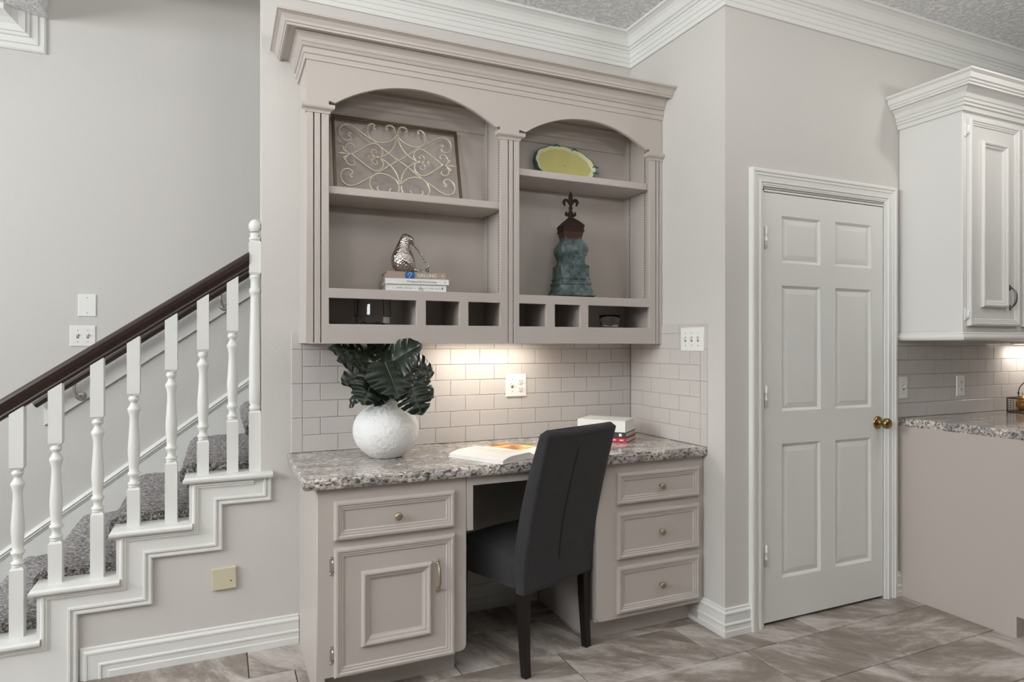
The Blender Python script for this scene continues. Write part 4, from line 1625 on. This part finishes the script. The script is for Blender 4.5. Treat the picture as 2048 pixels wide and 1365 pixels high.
b3 = book('book', 'tan grilling cookbook on top of the hutch stack, under the silver bird', (0.664, 2.818, SH + 0.0574), rz0, 0.265, 0.180, 0.0305, 'bk_tan', group='books on the hutch shelf')
spine_text(b3, 'title', 'GRILLING', 0.0205, 0.136, 0.0145, 'ink_white', 0.085)
spine_text(b3, 'lettering', '9', 0.016, 0.246, 0.0150, 'ink_white')
mb = MB().lathe([(0.0, -0.0002), (0.0225, -0.0002), (0.0225, 0.0006), (0, 0.0006)], 32, (0.104, 0, 0.0150), 'Y', smooth=False)
mb.v = [(x, y, min(0.0302, max(0.0003, z))) for x, y, z in mb.v]
e_ = obj('emblem', mb, 'ink_blue', b3, local=True, label='round blue emblem on the spine')
mb = MB().tube(catmull([(0.100, -0.0010, 0.002), (0.104, -0.0010, 0.012), (0.112, -0.0010, 0.020), (0.106, -0.0010, 0.026), (0.097, -0.0010, 0.022), (0.094, -0.0010, 0.014)], 4), [0.0016] * 21, 5)
o = obj('swirl', mb, 'ink_light', b3, local=True)

# stack by the corner: spine edge runs from back-left to front-right
rz1 = math.atan2(-0.191, 0.159)
# origin at front-left corner of the spine; x along the spine, y away from the camera
bx, by = 1.664, 2.880
ZT = 0.8497
s1 = book('book', 'red hardback at the bottom of the stack in the desk corner', (bx + 0.004, by - 0.006, ZT), rz1, 0.250, 0.178, 0.024, 'bk_red', group='books in the desk corner')
for xx, ww in ((0.150, 0.046), (0.214, 0.020)):
    obj('spine_word', MB().box(xx, xx + ww, -0.0006, 0, 0.008, 0.0155), 'ink_pink', s1, local=True)
s2 = book('book', 'black hardback in the middle of the stack in the desk corner', (bx + 0.002, by - 0.003, ZT + 0.0242), rz1, 0.250, 0.180, 0.0255, 'bk_black', group='books in the desk corner')
obj('label_square', MB().box(0.214, 0.229, -0.0006, 0, 0.006, 0.020), 'ink_white', s2, local=True)
s3 = book('book', 'thick white book on top of the stack in the desk corner', (bx, by, ZT + 0.0499), rz1, 0.250, 0.184, 0.0575, 'bk_white', group='books in the desk corner', pages='paper')

# open cookbook
ob_ang = math.atan2(0.47, 0.883)
ok = thing('open_book', 'open cookbook with a food photo page lying on the granite desk', 'book', (1.155, 2.635, 0.8497), ob_ang)
# local x across the spread, y along the spine (away from camera)


def page_stack(sgn, hmax, hedge):
    mb = MB()
    n_ = 16
    prof = [(0, 0)]
    for i in range(n_ + 1):
        t = i / n_
        x = 0.205 * t
        z = hedge + (hmax - hedge) * (sin(pi * min(1, (1 - t) * 1.35 + 0.02)) ** 0.8 if (1 - t) * 1.35 + 0.02 < 0.5 else (1 if t > 0.12 else 0.35 + 0.65 * t / 0.12))
        prof.append((sgn * x, z))
    prof.append((sgn * 0.205, 0))
    mb.prism(prof, 'Y', -0.148, 0.148)
    return mb, prof


mbL, pL = page_stack(-1, 0.026, 0.012)
mbR, pR = page_stack(1, 0.018, 0.008)
obj('page_block', mbL, 'paper', ok, local=True)
obj('page_block', mbR, 'paper', ok, local=True)
obj('cover', MB().box(-0.209, 0.209, -0.151, 0.151, -0.0002, 0.002), 'bk_white', ok, local=True)
mb = MB()
pr = pR[1:-1]
vs, fs = [], []
for x, z in pr[2:-1]:
    vs += [(x, -0.055, z + 0.0006), (x, 0.145, z + 0.0006)]
for i in range(len(pr[2:-1]) - 1):
    fs.append((2 * i, 2 * i + 2, 2 * i + 3, 2 * i + 1))
mb.add(vs, fs, True)
obj('photo', mb, 'food', ok, local=True, label='food photograph printed on the right page')
mb = MB()
for i in range(14):
    yy = 0.115 - i * 0.016
    for a, b in ((3, 8), (9, 14)):
        if i % 5 == 4:
            continue
        vs = []
        for x, z in (pL[1:-1][a], pL[1:-1][b]):
            vs += [(x, yy, z + 0.0006), (x, yy + 0.0035, z + 0.0006)]
        mb.add(vs, [(0, 2, 3, 1)])
obj('printed_text', mb, mat('faint_ink', (212, 206, 200), 0.8), ok, local=True)

# ------------------------------------------------------------------ vase with monstera
vx, vy = 0.656, 2.79
mb = MB()
prof = [(0.0, 0.0), (0.062, 0.0), (0.070, 0.0035)]
for i in range(1, 17):
    a = -pi / 2 + 0.44 + (pi / 2 - 0.44 + 0.95) * i / 16
    prof.append((0.1415 * (cos(a) ** 0.78 if a < 0 else cos(a)), 0.1185 + 0.1185 * sin(a)))
prof += [(0.072, 0.228), (0.058, 0.240), (0.046, 0.256), (0.038, 0.275), (0.034, 0.295), (0.033, 0.312), (0.035, 0.318), (0.030, 0.319), (0.028, 0.300)]
mb.lathe(prof, 48, (0, 0, 0), lean=lambda h: (max(0, h - 0.2) * 0.16, 0))
va = obj('vase', mb, 'vase')
va.location = (vx, vy, 0.8497)
tag(va, 'round white textured vase with a narrow neck on the granite desk', 'vase')


def pix(u, v, Y):
    """build-time helper: a point on the vertical plane Y seen at pixel u, v of the photograph"""
    k_ = (u - 1024) / F_PX
    s, c_ = sin(YAW), cos(YAW)
    d = Y / (c_ - k_ * s)
    return Vector((d * (s + k_ * c_), Y, EYE + d * (CY - v) / F_PX))


def leaf_mesh(base, tip, width, nrm, droop=0.02, slits=4, holes=2, fold=0.25, seed=0, curl=0.0):
    base, tip, nrm = Vector(base), Vector(tip), Vector(nrm).normalized()
    ax = tip - base
    L = ax.length
    ax.normalize()
    side = ax.cross(nrm).normalized()
    nrm = side.cross(ax).normalized()
    rr = random.Random(seed)
    NS, NT_ = 64, 22
    mb = MB()

    def hw(s):
        return width / 2 * (sin(pi * (0.06 + 0.94 * s) ** 0.72) ** 0.75) if s < 1 else 0
    for sg in (-1, 1):
        ph = rr.uniform(-0.02, 0.02)
        cs = [0.20 + ph + i * (0.62 / max(1, slits)) for i in range(slits)]
        hs = [(0.30 + i * 0.17 + ph, 0.32) for i in range(holes)]
        grid = []
        for i in range(NS + 1):
            s = i / NS
            row = []
            for j in range(NT_ + 1):
                t = j / NT_
                # veins sweep towards the tip
                ss = s + 0.16 * t * (1 - s) - 0.09 * (1 - s) ** 3 * t * 2.4
                h = hw(s)
                wob = 1 + 0.04 * sin(s * 21 + seed) * t
                p = base + ax * (ss * L) + side * (sg * h * t * wob)
                z = fold * h * t * (1 - 0.75 * t) - droop * (ss * 1.1) ** 2 - curl * t * t * h + 0.004 * sin(s * 30 + sg + seed) * t
                row.append(p + nrm * z)
            grid.append(row)
        idx = {}
        vs, fs = [], []

        def vi(i, j):
            if (i, j) not in idx:
                idx[(i, j)] = len(vs)
                vs.append(grid[i][j])
            return idx[(i, j)]
        for i in range(NS):
            for j in range(NT_):
                s, t = (i + 0.5) / NS, (j + 0.5) / NT_
                cut = False
                for c_ in cs:
                    if t > 0.46 and abs(s - c_) < 0.021 * ((t - 0.46) / 0.54) ** 0.5:
                        cut = True
                for a, b in hs:
                    if ((s - a) / 0.018) ** 2 + ((t - b) / 0.13) ** 2 < 1:
                        cut = True
                if not cut:
                    fs.append((vi(i, j), vi(i + 1, j), vi(i + 1, j + 1), vi(i, j + 1)))
        mb.add(vs, fs, True)
    return mb, base, ax, L, nrm, droop, fold


pl = thing('monstera_plant', 'dark green monstera leaves arranged in the white vase', 'plant', (vx + 0.012, vy, 1.14))
neck = Vector((vx + 0.020, vy, 1.150))
# base pixel, tip pixel, depth of base, depth of tip, width, normal
LV = [
    ((748, 712), (662, 692), 2.86, 2.74, 0.115, (-0.1, -0.8, 0.5), 4, 1),
    ((752, 727), (682, 716), 2.83, 2.68, 0.120, (-0.1, -0.85, 0.35), 3, 0),
    ((742, 742), (688, 762), 2.74, 2.66, 0.125, (-0.3, -0.9, 0.2), 3, 2),
    ((738, 752), (694, 812), 2.74, 2.72, 0.080, (-0.8, -0.5, 0.1), 3, 0),
    ((748, 752), (728, 806), 2.70, 2.62, 0.150, (-0.1, -0.95, 0.25), 2, 1),
    ((770, 758), (755, 809), 2.78, 2.70, 0.105, (0.0, -1, 0.1), 2, 0),
    ((765, 738), (836, 686), 2.76, 2.62, 0.200, (0.1, -0.75, 0.6), 4, 1),
    ((770, 726), (800, 792), 2.70, 2.58, 0.210, (0.1, -0.80, 0.6), 1, 0),
    ((806, 734), (872, 742), 2.84, 2.84, 0.170, (0.3, -0.9, 0.3), 4, 2),
    ((806, 752), (870, 792), 2.72, 2.66, 0.150, (0.3, -0.9, 0.3), 4, 1),
    ((818, 770), (848, 827), 2.66, 2.60, 0.170, (0.15, -0.95, 0.2), 4, 0),
    ((775, 718), (742, 676), 2.86, 2.84, 0.120, (0.0, -0.9, 0.3), 3, 0),
]
for i, (bp2, tp, yb, yt, wd_, nr, sl, hl) in enumerate(LV):
    B_, T_ = pix(bp2[0], bp2[1], yb), pix(tp[0], tp[1], yt)
    lmb, base, ax, L, nrm, dr_, fo = leaf_mesh(B_, T_, wd_, nr, 0.018, sl, hl, 0.22, i, 0.15)
    lf = obj('leaf', lmb, 'leaf', pl)
    pts = [base + ax * (L * s) + nrm * (-0.018 * (s * 1.1) ** 2 + 0.0012) for s in [q / 10 for q in range(11)]]
    obj('midrib', MB().tube(pts, [0.0017 * (1 - 0.08 * q) for q in range(11)], 5), 'leaf_vein', lf)
    mid = (neck + base) / 2 + Vector((0, 0.0, 0.015)) + (neck - base).cross(Vector((0, 1, 0))) * 0.05
    obj('stem', MB().tube(catmull([neck + Vector((0, 0, -0.02)), neck + Vector((0, 0, 0.01)), mid, base], 5), 0.0026, 6), 'stem', pl)

# ------------------------------------------------------------------ silver bird
k_ = 0.000231
by_ = 2.862


def bp3(a, b, dy=0.0):
    u, v = 730 + a / 9.75, 450 + b / 9.75
    p = pix(u, v, by_ + dy)
    return p


base_pt = bp3(770, 870)
bird = thing('bird_figurine', 'hammered silver long-billed bird sitting on the stacked hutch books', 'figurine', (base_pt.x, by_, SH + 0.0885))
rgt = Vector((cos(YAW + 0.0), -sin(YAW), 0)) * 1.0
rgt = Vector((1, 0, 0))
bo = Vector((base_pt.x, by_, SH + 0.0885))
pxs = 0.000236
zb0 = 868
cen = [(872, 770, 60), (868, 770, 110), (850, 768, 150), (800, 760, 195), (730, 752, 215), (650, 745, 218), (570, 738, 205), (500, 735, 178), (430, 735, 148),
       (370, 742, 124), (310, 756, 112), (260, 775, 108), (215, 792, 104), (175, 798, 88), (145, 796, 60), (130, 793, 25), (127, 792, 2)]
cen = [(float(v.x), float(v.y), float(v.z)) for v in catmull(cen, 3)]
mb = MB()
seg = 24
vs, fs = [], []
for (zz, cx_, r) in cen:
    r = max(0.5, r)
    for q in range(seg):
        a = 2 * pi * q / seg
        vs.append((bo.x + (cx_ - 770) * pxs * 1.03 + r * pxs * 1.05 * cos(a), by_ + r * pxs * 0.9 * sin(a), bo.z + (zb0 - zz) * pxs + 0.001))
for i in range(len(cen) - 1):
    for q in range(seg):
        fs.append((i * seg + q, i * seg + (q + 1) % seg, (i + 1) * seg + (q + 1) % seg, (i + 1) * seg + q))
mb.add(vs, fs, True)
mb.add(vs[:seg], [tuple(range(seg))])


def bl(a, b, dy=0):
    return (bo.x + (a - 770) * pxs * 1.03, by_ + dy, bo.z + (zb0 - b) * pxs)


mb.tube(catmull([bl(800, 215), bl(870, 235), bl(915, 280), bl(938, 325)], 4), [0.020, 0.0205, 0.020, 0.019, 0.018, 0.017, 0.016, 0.0145, 0.012, 0.010, 0.008, 0.006, 0.004], 14)
obj('body', mb, 'silver', bird)
pts = catmull([bl(925, 300), bl(960, 345), bl(1030, 420), bl(1110, 530), bl(1180, 655)], 5)
obj('beak', MB().tube(pts, [0.0052 - 0.00012 * i for i in range(len(pts))], 10), 'silver', bird)
for dy in (-0.014, 0.014):
    pts = catmull([bl(900, 795, dy * 0.6), bl(1000, 826, dy), bl(1100, 846, dy), bl(1180, 862, dy)], 5)
    mb = MB().tube(pts, [0.0100 - 0.00022 * i for i in range(len(pts))], 10)
    for tx, tz, dd in ((1190, 745, -0.008), (1215, 695, 0), (1258, 770, 0.008)):
        mb.tube(catmull([bl(1178, 862, dy), bl(1200, 850, dy), bl((1200 + tx) / 2 + 8, 800, dy + dd * 0.7), bl(tx, tz, dy + dd)], 4), 0.0034, 8)
    mb.tube([bl(1178, 862, dy), bl(1240, 872, dy)], 0.0036, 8)
    obj('leg', mb, 'silver', bird)

# ------------------------------------------------------------------ turquoise finial jar
fj = thing('finial_jar', 'turquoise patina square jar with a rusty fleur-de-lis finial, right hutch bay', 'ornament', (1.635, 2.90, 1.5715), radians(-10.4))
fz = 0.000434
fw = 0.000168


def sq_loft(levels, mb, notch=0.004):
    vs, fs = [], []
    for (yv, w2) in levels:
        h = w2
        z = 0.008 + (1310 - yv) * fz
        c2 = min(notch, h * 0.3)
        vs += [(x, y, z) for x, y in ((-h + c2, -h), (0, -h - c2 * 0.4), (h - c2, -h), (h, -h + c2), (h + c2 * 0.4, 0), (h, h - c2), (h - c2, h), (0, h + c2 * 0.4), (-h + c2, h), (-h, h - c2), (-h - c2 * 0.4, 0), (-h, -h + c2))]
    n_ = 12
    for i in range(len(levels) - 1):
        for q in range(n_):
            fs.append((i * n_ + q, i * n_ + (q + 1) % n_, (i + 1) * n_ + (q + 1) % n_, (i + 1) * n_ + q))
    fs.append(tuple(range(n_)))
    fs.append(tuple(range(len(vs) - n_, len(vs))))
    mb.add(vs, fs)


lv = [(1310, .100), (1296, .101), (1270, .093), (1240, .087), (1210, .082), (1180, .079), (1172, .084), (1150, .084), (1142, .078), (1118, .075), (1112, .0785), (1098, .0785), (1092, .0745),
      (970, .0735), (962, .075), (952, .073), (940, .064), (915, .058), (890, .0565), (860, .059), (830, .064), (800, .069), (770, .0715), (740, .070), (710, .065), (680, .056), (655, .049),
      (635, .0455), (615, .046), (590, .049), (565, .0515), (552, .053)]
mb = MB()
sq_loft(lv, mb)
obj('jar_body', mb, 'patina', fj, local=True)
for sx1_ in (-1, 1):
    for sy1_ in (-1, 1):
        obj('foot', MB().box(sx1_ * 0.088 - 0.006, sx1_ * 0.088 + 0.006, sy1_ * 0.088 - 0.006, sy1_ * 0.088 + 0.006, 0, 0.010), 'rust', fj, local=True)
mb = MB()
sq_loft([(552, .053), (550, .056), (540, .056), (536, .0535), (490, .0535), (486, .0565), (476, .0565), (450, .047), (425, .037), (405, .027), (396, .021), (388, .019), (382, .014), (372, .012)], mb, 0.002)
for sd in range(4):
    for i in range(12):
        a = -0.048 + i * 0.0087
        pts4 = [(a, -0.0545, 0), (a + 0.0087, -0.0545, 0), (a + 0.00435, -0.0545, 0.012)]
        zz = 0.008 + (1310 - 498) * fz
        q = [(x, y, z + zz) for x, y, z in pts4] + [(x, y - 0.002, z + zz) for x, y, z in pts4]
        ca, sa = cos(sd * pi / 2), sin(sd * pi / 2)
        mb.add([(x * ca - y * sa, x * sa + y * ca, z) for x, y, z in q], [(0, 1, 2), (3, 4, 5), (0, 1, 4, 3), (1, 2, 5, 4), (2, 0, 3, 5)])
obj('lid', mb, 'rust', fj, local=True)


def fl(a, b, dy=0):
    return ((a - 372) * 0.00043, dy, 0.008 + (1310 - b) * fz)


mb = MB()
mb.lathe([(0.014, 0.008 + (1310 - 385) * fz), (0.012, 0.008 + (1310 - 365) * fz), (0.009, 0.008 + (1310 - 350) * fz), (0.007, 0.008 + (1310 - 300) * fz), (0.0065, 0.008 + (1310 - 265) * fz)], 12)
mb.sphere(fl(372, 262), 0.0115, 8, sy=0.6)
prof = [(0.0, 60), (0.002, 70), (0.006, 90), (0.0105, 115), (0.0125, 135), (0.0115, 160), (0.0085, 190), (0.0065, 215), (0.007, 235), (0.0085, 250), (0.005, 262)]
mb.lathe([(r, 0.008 + (1310 - b) * fz) for r, b in reversed(prof)], 12, sy=0.55)
for s in (-1, 1):
    pts = catmull([fl(372 + s * 6, 235), fl(372 + s * 22, 205), fl(372 + s * 38, 175), fl(372 + s * 62, 168), fl(372 + s * 82, 188), fl(372 + s * 78, 215), fl(372 + s * 68, 236)], 4)
    n_ = len(pts)
    mb.tube(pts, [0.004 + 0.0062 * sin(pi * i / (n_ - 1)) for i in range(n_)], 10, flat=0.6)
    pts = catmull([fl(372 + s * 8, 330), fl(372 + s * 28, 345), fl(372 + s * 50, 340), fl(372 + s * 56, 320), fl(372 + s * 46, 308)], 4)
    n_ = len(pts)
    mb.tube(pts, [0.003 + 0.005 * sin(pi * i / (n_ - 1)) for i in range(n_)], 10)
    mb.tube(catmull([fl(372 + s * 6, 355), fl(372 + s * 24, 325), fl(372 + s * 10, 295)], 4), 0.0045, 8)
obj('finial', mb, 'rust', fj, local=True, label='rusty fleur-de-lis finial')

# ------------------------------------------------------------------ yellow platter
pt = thing('platter', 'yellow green oval platter with scalloped teal rim on the right hutch shelf', 'platter', (1.650, 2.962, 2.182))
pt.rotation_euler = (radians(-14), radians(3), 0)


def scal(a, ex=0.0):
    rx, rz_2 = 0.180, 0.103
    s = 1.02 + 0.016 * cos(12 * a + 0.4) + 0.010 * cos(7 * a) + 0.012 * sin(3 * a + 1)
    return (rx * s + ex) * cos(a), (rz_2 * s + ex) * sin(a)


N_ = 96


def ring_band(rings, mb):
    vs, fs = [], []
    for f_, ex, yy in rings:
        for i in range(N_):
            a = 2 * pi * i / N_
            x, z = scal(a, ex)
            vs.append((x * f_, yy, z * f_ + 0.104))
    for r in range(len(rings) - 1):
        for i in range(N_):
            fs.append((r * N_ + i, r * N_ + (i + 1) % N_, (r + 1) * N_ + (i + 1) % N_, (r + 1) * N_ + i))
    mb.add(vs, fs, True)


mb = MB()
ring_band([(0.02, 0, 0.012), (0.66, 0, 0.012), (0.84, 0, 0.008)], mb)
obj('well', mb, 'plate_yellow', pt, local=True)
mb = MB()
ring_band([(0.84, 0, 0.008), (0.90, 0, 0.001), (0.965, 0, -0.003)], mb)
obj('rim', mb, 'plate_cream', pt, local=True)
mb = MB()
ring_band([(0.965, 0, -0.003), (0.985, 0, -0.004), (1.0, 0, -0.001), (1.0, 0, 0.002), (0.96, 0, 0.004), (0.8, 0, 0.014), (0.5, 0, 0.018), (0.02, 0, 0.018)], mb)
obj('rim_edge', mb, 'plate_teal', pt, local=True)
mb = MB()
for a in (pi / 2 + 0.25, pi / 2 - 0.35, 0.15, -0.2):
    x, z = scal(a)
    pts = catmull([(x - 0.018, -0.004, z * 0.96 + 0.100), (x - 0.006, -0.005, z + 0.108), (x + 0.008, -0.005, z + 0.104), (x + 0.016, -0.004, z * 0.96 + 0.104)], 4)
    mb.tube(pts, 0.003, 8)
obj('handle_scroll', mb, 'plate_teal', pt, local=True)

# ------------------------------------------------------------------ iron scroll panel
ip = thing('scroll_panel', 'champagne wrought iron scrollwork panel leaning in the left hutch bay', 'wall decor', (0.752, 2.905, 2.009))
ip.rotation_euler = (-math.atan2(0.09, 0.363), 0, 0)
fm = MB()
W2, HP, fr = 0.298, 0.374, 0.0055
for x0, x1, z0, z1 in ((-W2, -W2 + 2 * fr, 0, HP), (W2 - 2 * fr, W2, 0, HP), (-W2 + 2 * fr, W2 - 2 * fr, 0, 2 * fr), (-W2 + 2 * fr, W2 - 2 * fr, HP - 2 * fr, HP)):
    fm.box(x0, x1, -0.007, 0.007, z0, z1)
obj('frame', fm, 'ironframe', ip, local=True, bevel=0.001)
ZM = 0.187


def sym(pts, fx, fz_, y=0.0):
    return [(x * fx, y, ZM + (z - 0.183) * fz_) for x, z in pts]


CA = [(-0.212, 0.289), (-0.222, 0.294), (-0.226, 0.284), (-0.214, 0.269), (-0.226, 0.254), (-0.252, 0.259), (-0.267, 0.283), (-0.264, 0.309), (-0.249, 0.328), (-0.226, 0.335), (-0.197, 0.325), (-0.155, 0.296), (-0.097, 0.256), (-0.045, 0.214), (0.0, 0.183)]
CB = [(-0.100, 0.326), (-0.108, 0.334), (-0.102, 0.345), (-0.112, 0.353), (-0.128, 0.347), (-0.140, 0.324), (-0.135, 0.295), (-0.116, 0.272), (-0.083, 0.262), (-0.045, 0.270), (-0.016, 0.291), (-0.005, 0.318), (-0.012, 0.347), (-0.028, 0.358), (-0.046, 0.352), (-0.050, 0.338), (-0.040, 0.334)]
CC = [(-0.003, 0.305), (-0.011, 0.264), (-0.031, 0.228), (-0.059, 0.201), (-0.088, 0.184)]
CD = [(-0.213, 0.184), (-0.172, 0.216), (-0.131, 0.245), (-0.104, 0.251), (-0.081, 0.236), (-0.073, 0.210), (-0.086, 0.185)]
CE = [(-0.213, 0.185), (-0.232, 0.189), (-0.243, 0.210), (-0.233, 0.233), (-0.214, 0.237), (-0.203, 0.226), (-0.209, 0.214)]
CF = [(-0.094, 0.184), (-0.117, 0.190), (-0.126, 0.204), (-0.117, 0.219), (-0.103, 0.217), (-0.101, 0.206), (-0.108, 0.203)]
for nm, cv, r, y in (('scroll', CA, 0.0044, 0.003), ('scroll', CB, 0.0044, 0), ('scroll', CC, 0.0038, -0.003), ('scroll', CD, 0.0040, -0.003), ('curl', CE, 0.0036, -0.003), ('curl', CF, 0.0034, -0.003)):
    for fx in (1, -1):
        for fz_ in (1, -1):
            obj(nm, MB().tube(catmull(sym(cv, fx, fz_, y), 5), r, 7), 'iron', ip, local=True)
for fx in (1, -1):
    x = -0.143 * fx
    mb = MB()
    out = []
    for i in range(12):
        rr_ = 0.017 if i % 2 == 0 else 0.008
        out.append((x + rr_ * cos(i * pi / 6), ZM + rr_ * sin(i * pi / 6)))
    vs = [(a, -0.006, b) for a, b in out] + [(x, -0.013, ZM)] + [(x, 0.0, ZM)]
    mb.add(vs, [(i, (i + 1) % 12, 12) for i in range(12)] + [(i, (i + 1) % 12, 13) for i in range(12)])
    mb.tube([(x + 0.015 * fx, -0.006, ZM), (x + 0.035 * fx, -0.005, ZM)], 0.005, 8)
    obj('star', mb, 'iron', ip, local=True)
    mb = MB()
    for xx in (-0.213 * fx, -0.098 * fx):
        mb.tube([(xx - 0.009, -0.003, ZM), (xx + 0.009, -0.003, ZM)], 0.0075, 10)
    obj('collar', mb, 'iron', ip, local=True)
    mb = MB()
    prof = [(0.0, 0.0), (0.003, 0.006), (0.009, 0.020), (0.0105, 0.027), (0.008, 0.038), (0.0045, 0.050), (0.005, 0.060), (0.003, 0.072)]
    q = MB().lathe(prof, 10, (0, 0, 0), 'X', sy=0.6)
    mb.add([((-0.288 + a) * fx, -0.003 + b * 0.6, ZM + c_) for a, b, c_ in q.v], q.f, True)
    for s in (1, -1):
        pts = catmull([((-0.226) * fx, -0.003, ZM + s * 0.004), ((-0.240) * fx, -0.003, ZM + s * 0.011), ((-0.252) * fx, -0.003, ZM + s * 0.020), ((-0.248) * fx, -0.003, ZM + s * 0.029), ((-0.240) * fx, -0.003, ZM + s * 0.026)], 3)
        n_ = len(pts)
        mb.tube(pts, [0.002 + 0.003 * sin(pi * i / (n_ - 1)) for i in range(n_)], 7)
    obj('fleur', mb, 'iron', ip, local=True, label='cast fleur-de-lis tip')
mb = MB()
for s in (1, -1):
    mb.tube([(0, -0.003, ZM + s * 0.128), (0, -0.003, ZM + s * 0.118)], 0.009, 10)
obj('tie', mb, 'iron', ip, local=True)


# ------------------------------------------------------------------ glass bowls
def bowl(name, label, c, levels, n_, th, rot=0, foot=0.004):
    mb = MB()
    vs, fs = [], []
    full = [(r, z) for r, z in levels] + [(r - th, z) for r, z in reversed(levels) if z > foot]
    full[-1] = (full[-1][0], foot + th)
    full = [(0.0001, 0)] + full + [(0.0001, foot + th)]
    K2 = len(full)
    for i in range(n_):
        a = 2 * pi * i / n_ + rot
        for r, z in full:
            vs.append((r * cos(a), r * sin(a), z))
    for i in range(n_):
        j = (i + 1) % n_
        for q in range(K2 - 1):
            fs.append((i * K2 + q, j * K2 + q, j * K2 + q + 1, i * K2 + q + 1))
    mb.add(vs, fs, n_ > 12)
    o = obj(name, mb, 'glass')
    o.location = c
    return tag(o, label, 'bowl')


bowl('glass_bowl', 'large faceted clear glass bowl in the left pigeonhole of the hutch', (0.617, 2.885, 1.4217), [(0.048, 0.0), (0.052, 0.002), (0.081, 0.042), (0.082, 0.046), (0.0795, 0.115)], 8, 0.005, rot=-0.34)
bowl('glass_bowl', 'small round clear glass bowl in the right pigeonhole of the hutch', (1.857, 2.880, 1.4217), [(0.034, 0.0), (0.040, 0.004), (0.049, 0.022), (0.0535, 0.045), (0.056, 0.068)], 32, 0.0035)

# ------------------------------------------------------------------ wire basket with pears
bk = thing('wire_basket', 'rusty wire basket with a tall handle on the kitchen countertop', 'basket', (4.22, 2.17, 0.9465), radians(6))
mb = MB()
bw, bd, bh = 0.155, 0.070, 0.082
for z in (0.003, bh):
    mb.tube([(-bw / 2, -bd, z), (bw * 1.1, -bd, z), (bw * 1.1, bd, z), (-bw / 2, bd, z), (-bw / 2, -bd, z)], 0.0032, 6)
for (x, y) in ((-bw / 2, -bd), (bw * 1.1, -bd), (bw * 1.1, bd), (-bw / 2, bd)):
    mb.tube([(x, y, 0.002), (x, y, bh + 0.002)], 0.0034, 6)
obj('frame', mb, 'basket', bk, local=True)
mb = MB()
nn = 14
for i in range(1, nn):
    x = -bw / 2 + (bw * 1.6) * i / nn
    for yy in (-bd, bd):
        mb.tube([(x, yy, 0.003), (x, yy, bh)], 0.0008, 4)
for i in range(1, 9):
    y = -bd + 2 * bd * i / 9
    mb.tube([(-bw / 2, y, 0.003), (-bw / 2, y, bh)], 0.0008, 4)
for j in range(1, 6):
    z = bh * j / 6
    mb.tube([(bw * 1.1, -bd, z), (-bw / 2, -bd, z), (-bw / 2, bd, z), (bw * 1.1, bd, z)], 0.0008, 4)
obj('wire_mesh', mb, 'basket', bk, local=True, kind='stuff')
mb = MB()
mb.tube(catmull([(0.0, -bd, bh), (0.040, -bd * 0.9, 0.16), (0.058, -bd * 0.85, 0.235), (0.075, -bd * 0.8, 0.248), (0.2, -bd * 0.5, 0.250)], 5), 0.0026, 6)
mb.tube(catmull([(0.062, bd, bh), (0.058, bd * 0.8, 0.15), (0.060, -bd * 0.6, 0.235), (0.075, -bd * 0.8, 0.248)], 5), 0.0026, 6)
mb.sphere((0.062, bd, 0.105), 0.006, 6)
obj('handle', mb, 'basket', bk, local=True)
pp_ = [(0.0, 0.0), (0.020, 0.001), (0.034, 0.012), (0.040, 0.028), (0.039, 0.042), (0.032, 0.056), (0.022, 0.070), (0.014, 0.082), (0.006, 0.088), (0.0, 0.089)]
for i, (x, y, rx_, lb) in enumerate(((0.012, -0.024, 1.35, 'gold mottled pear lying in the wire basket, front left'), (0.124, -0.026, 1.2, 'gold mottled pear in the wire basket, at the frame edge'), (0.06, 0.038, 0.2, 'gold mottled pear at the back of the wire basket'))):
    p_ = thing('pear', lb, 'fruit', (0, 0, 0))
    a = radians(6)
    p_.location = (4.22 + x * cos(a) - y * sin(a), 2.17 + x * sin(a) + y * cos(a), 0.9465 + (0.046 if rx_ > 1 else 0.006))
    p_.rotation_euler = (0, rx_, 0.5 * i)
    q = MB().lathe([(r, z - (0.035 if rx_ > 1 else 0)) for r, z in pp_], 20)
    obj('flesh', q, 'pear', p_, local=True)
    obj('stalk', MB().tube([(0, 0, 0.085 - (0.035 if rx_ > 1 else 0)), (0.003, 0, 0.105 - (0.035 if rx_ > 1 else 0))], 0.0016, 5), 'wood_leg', p_, local=True)
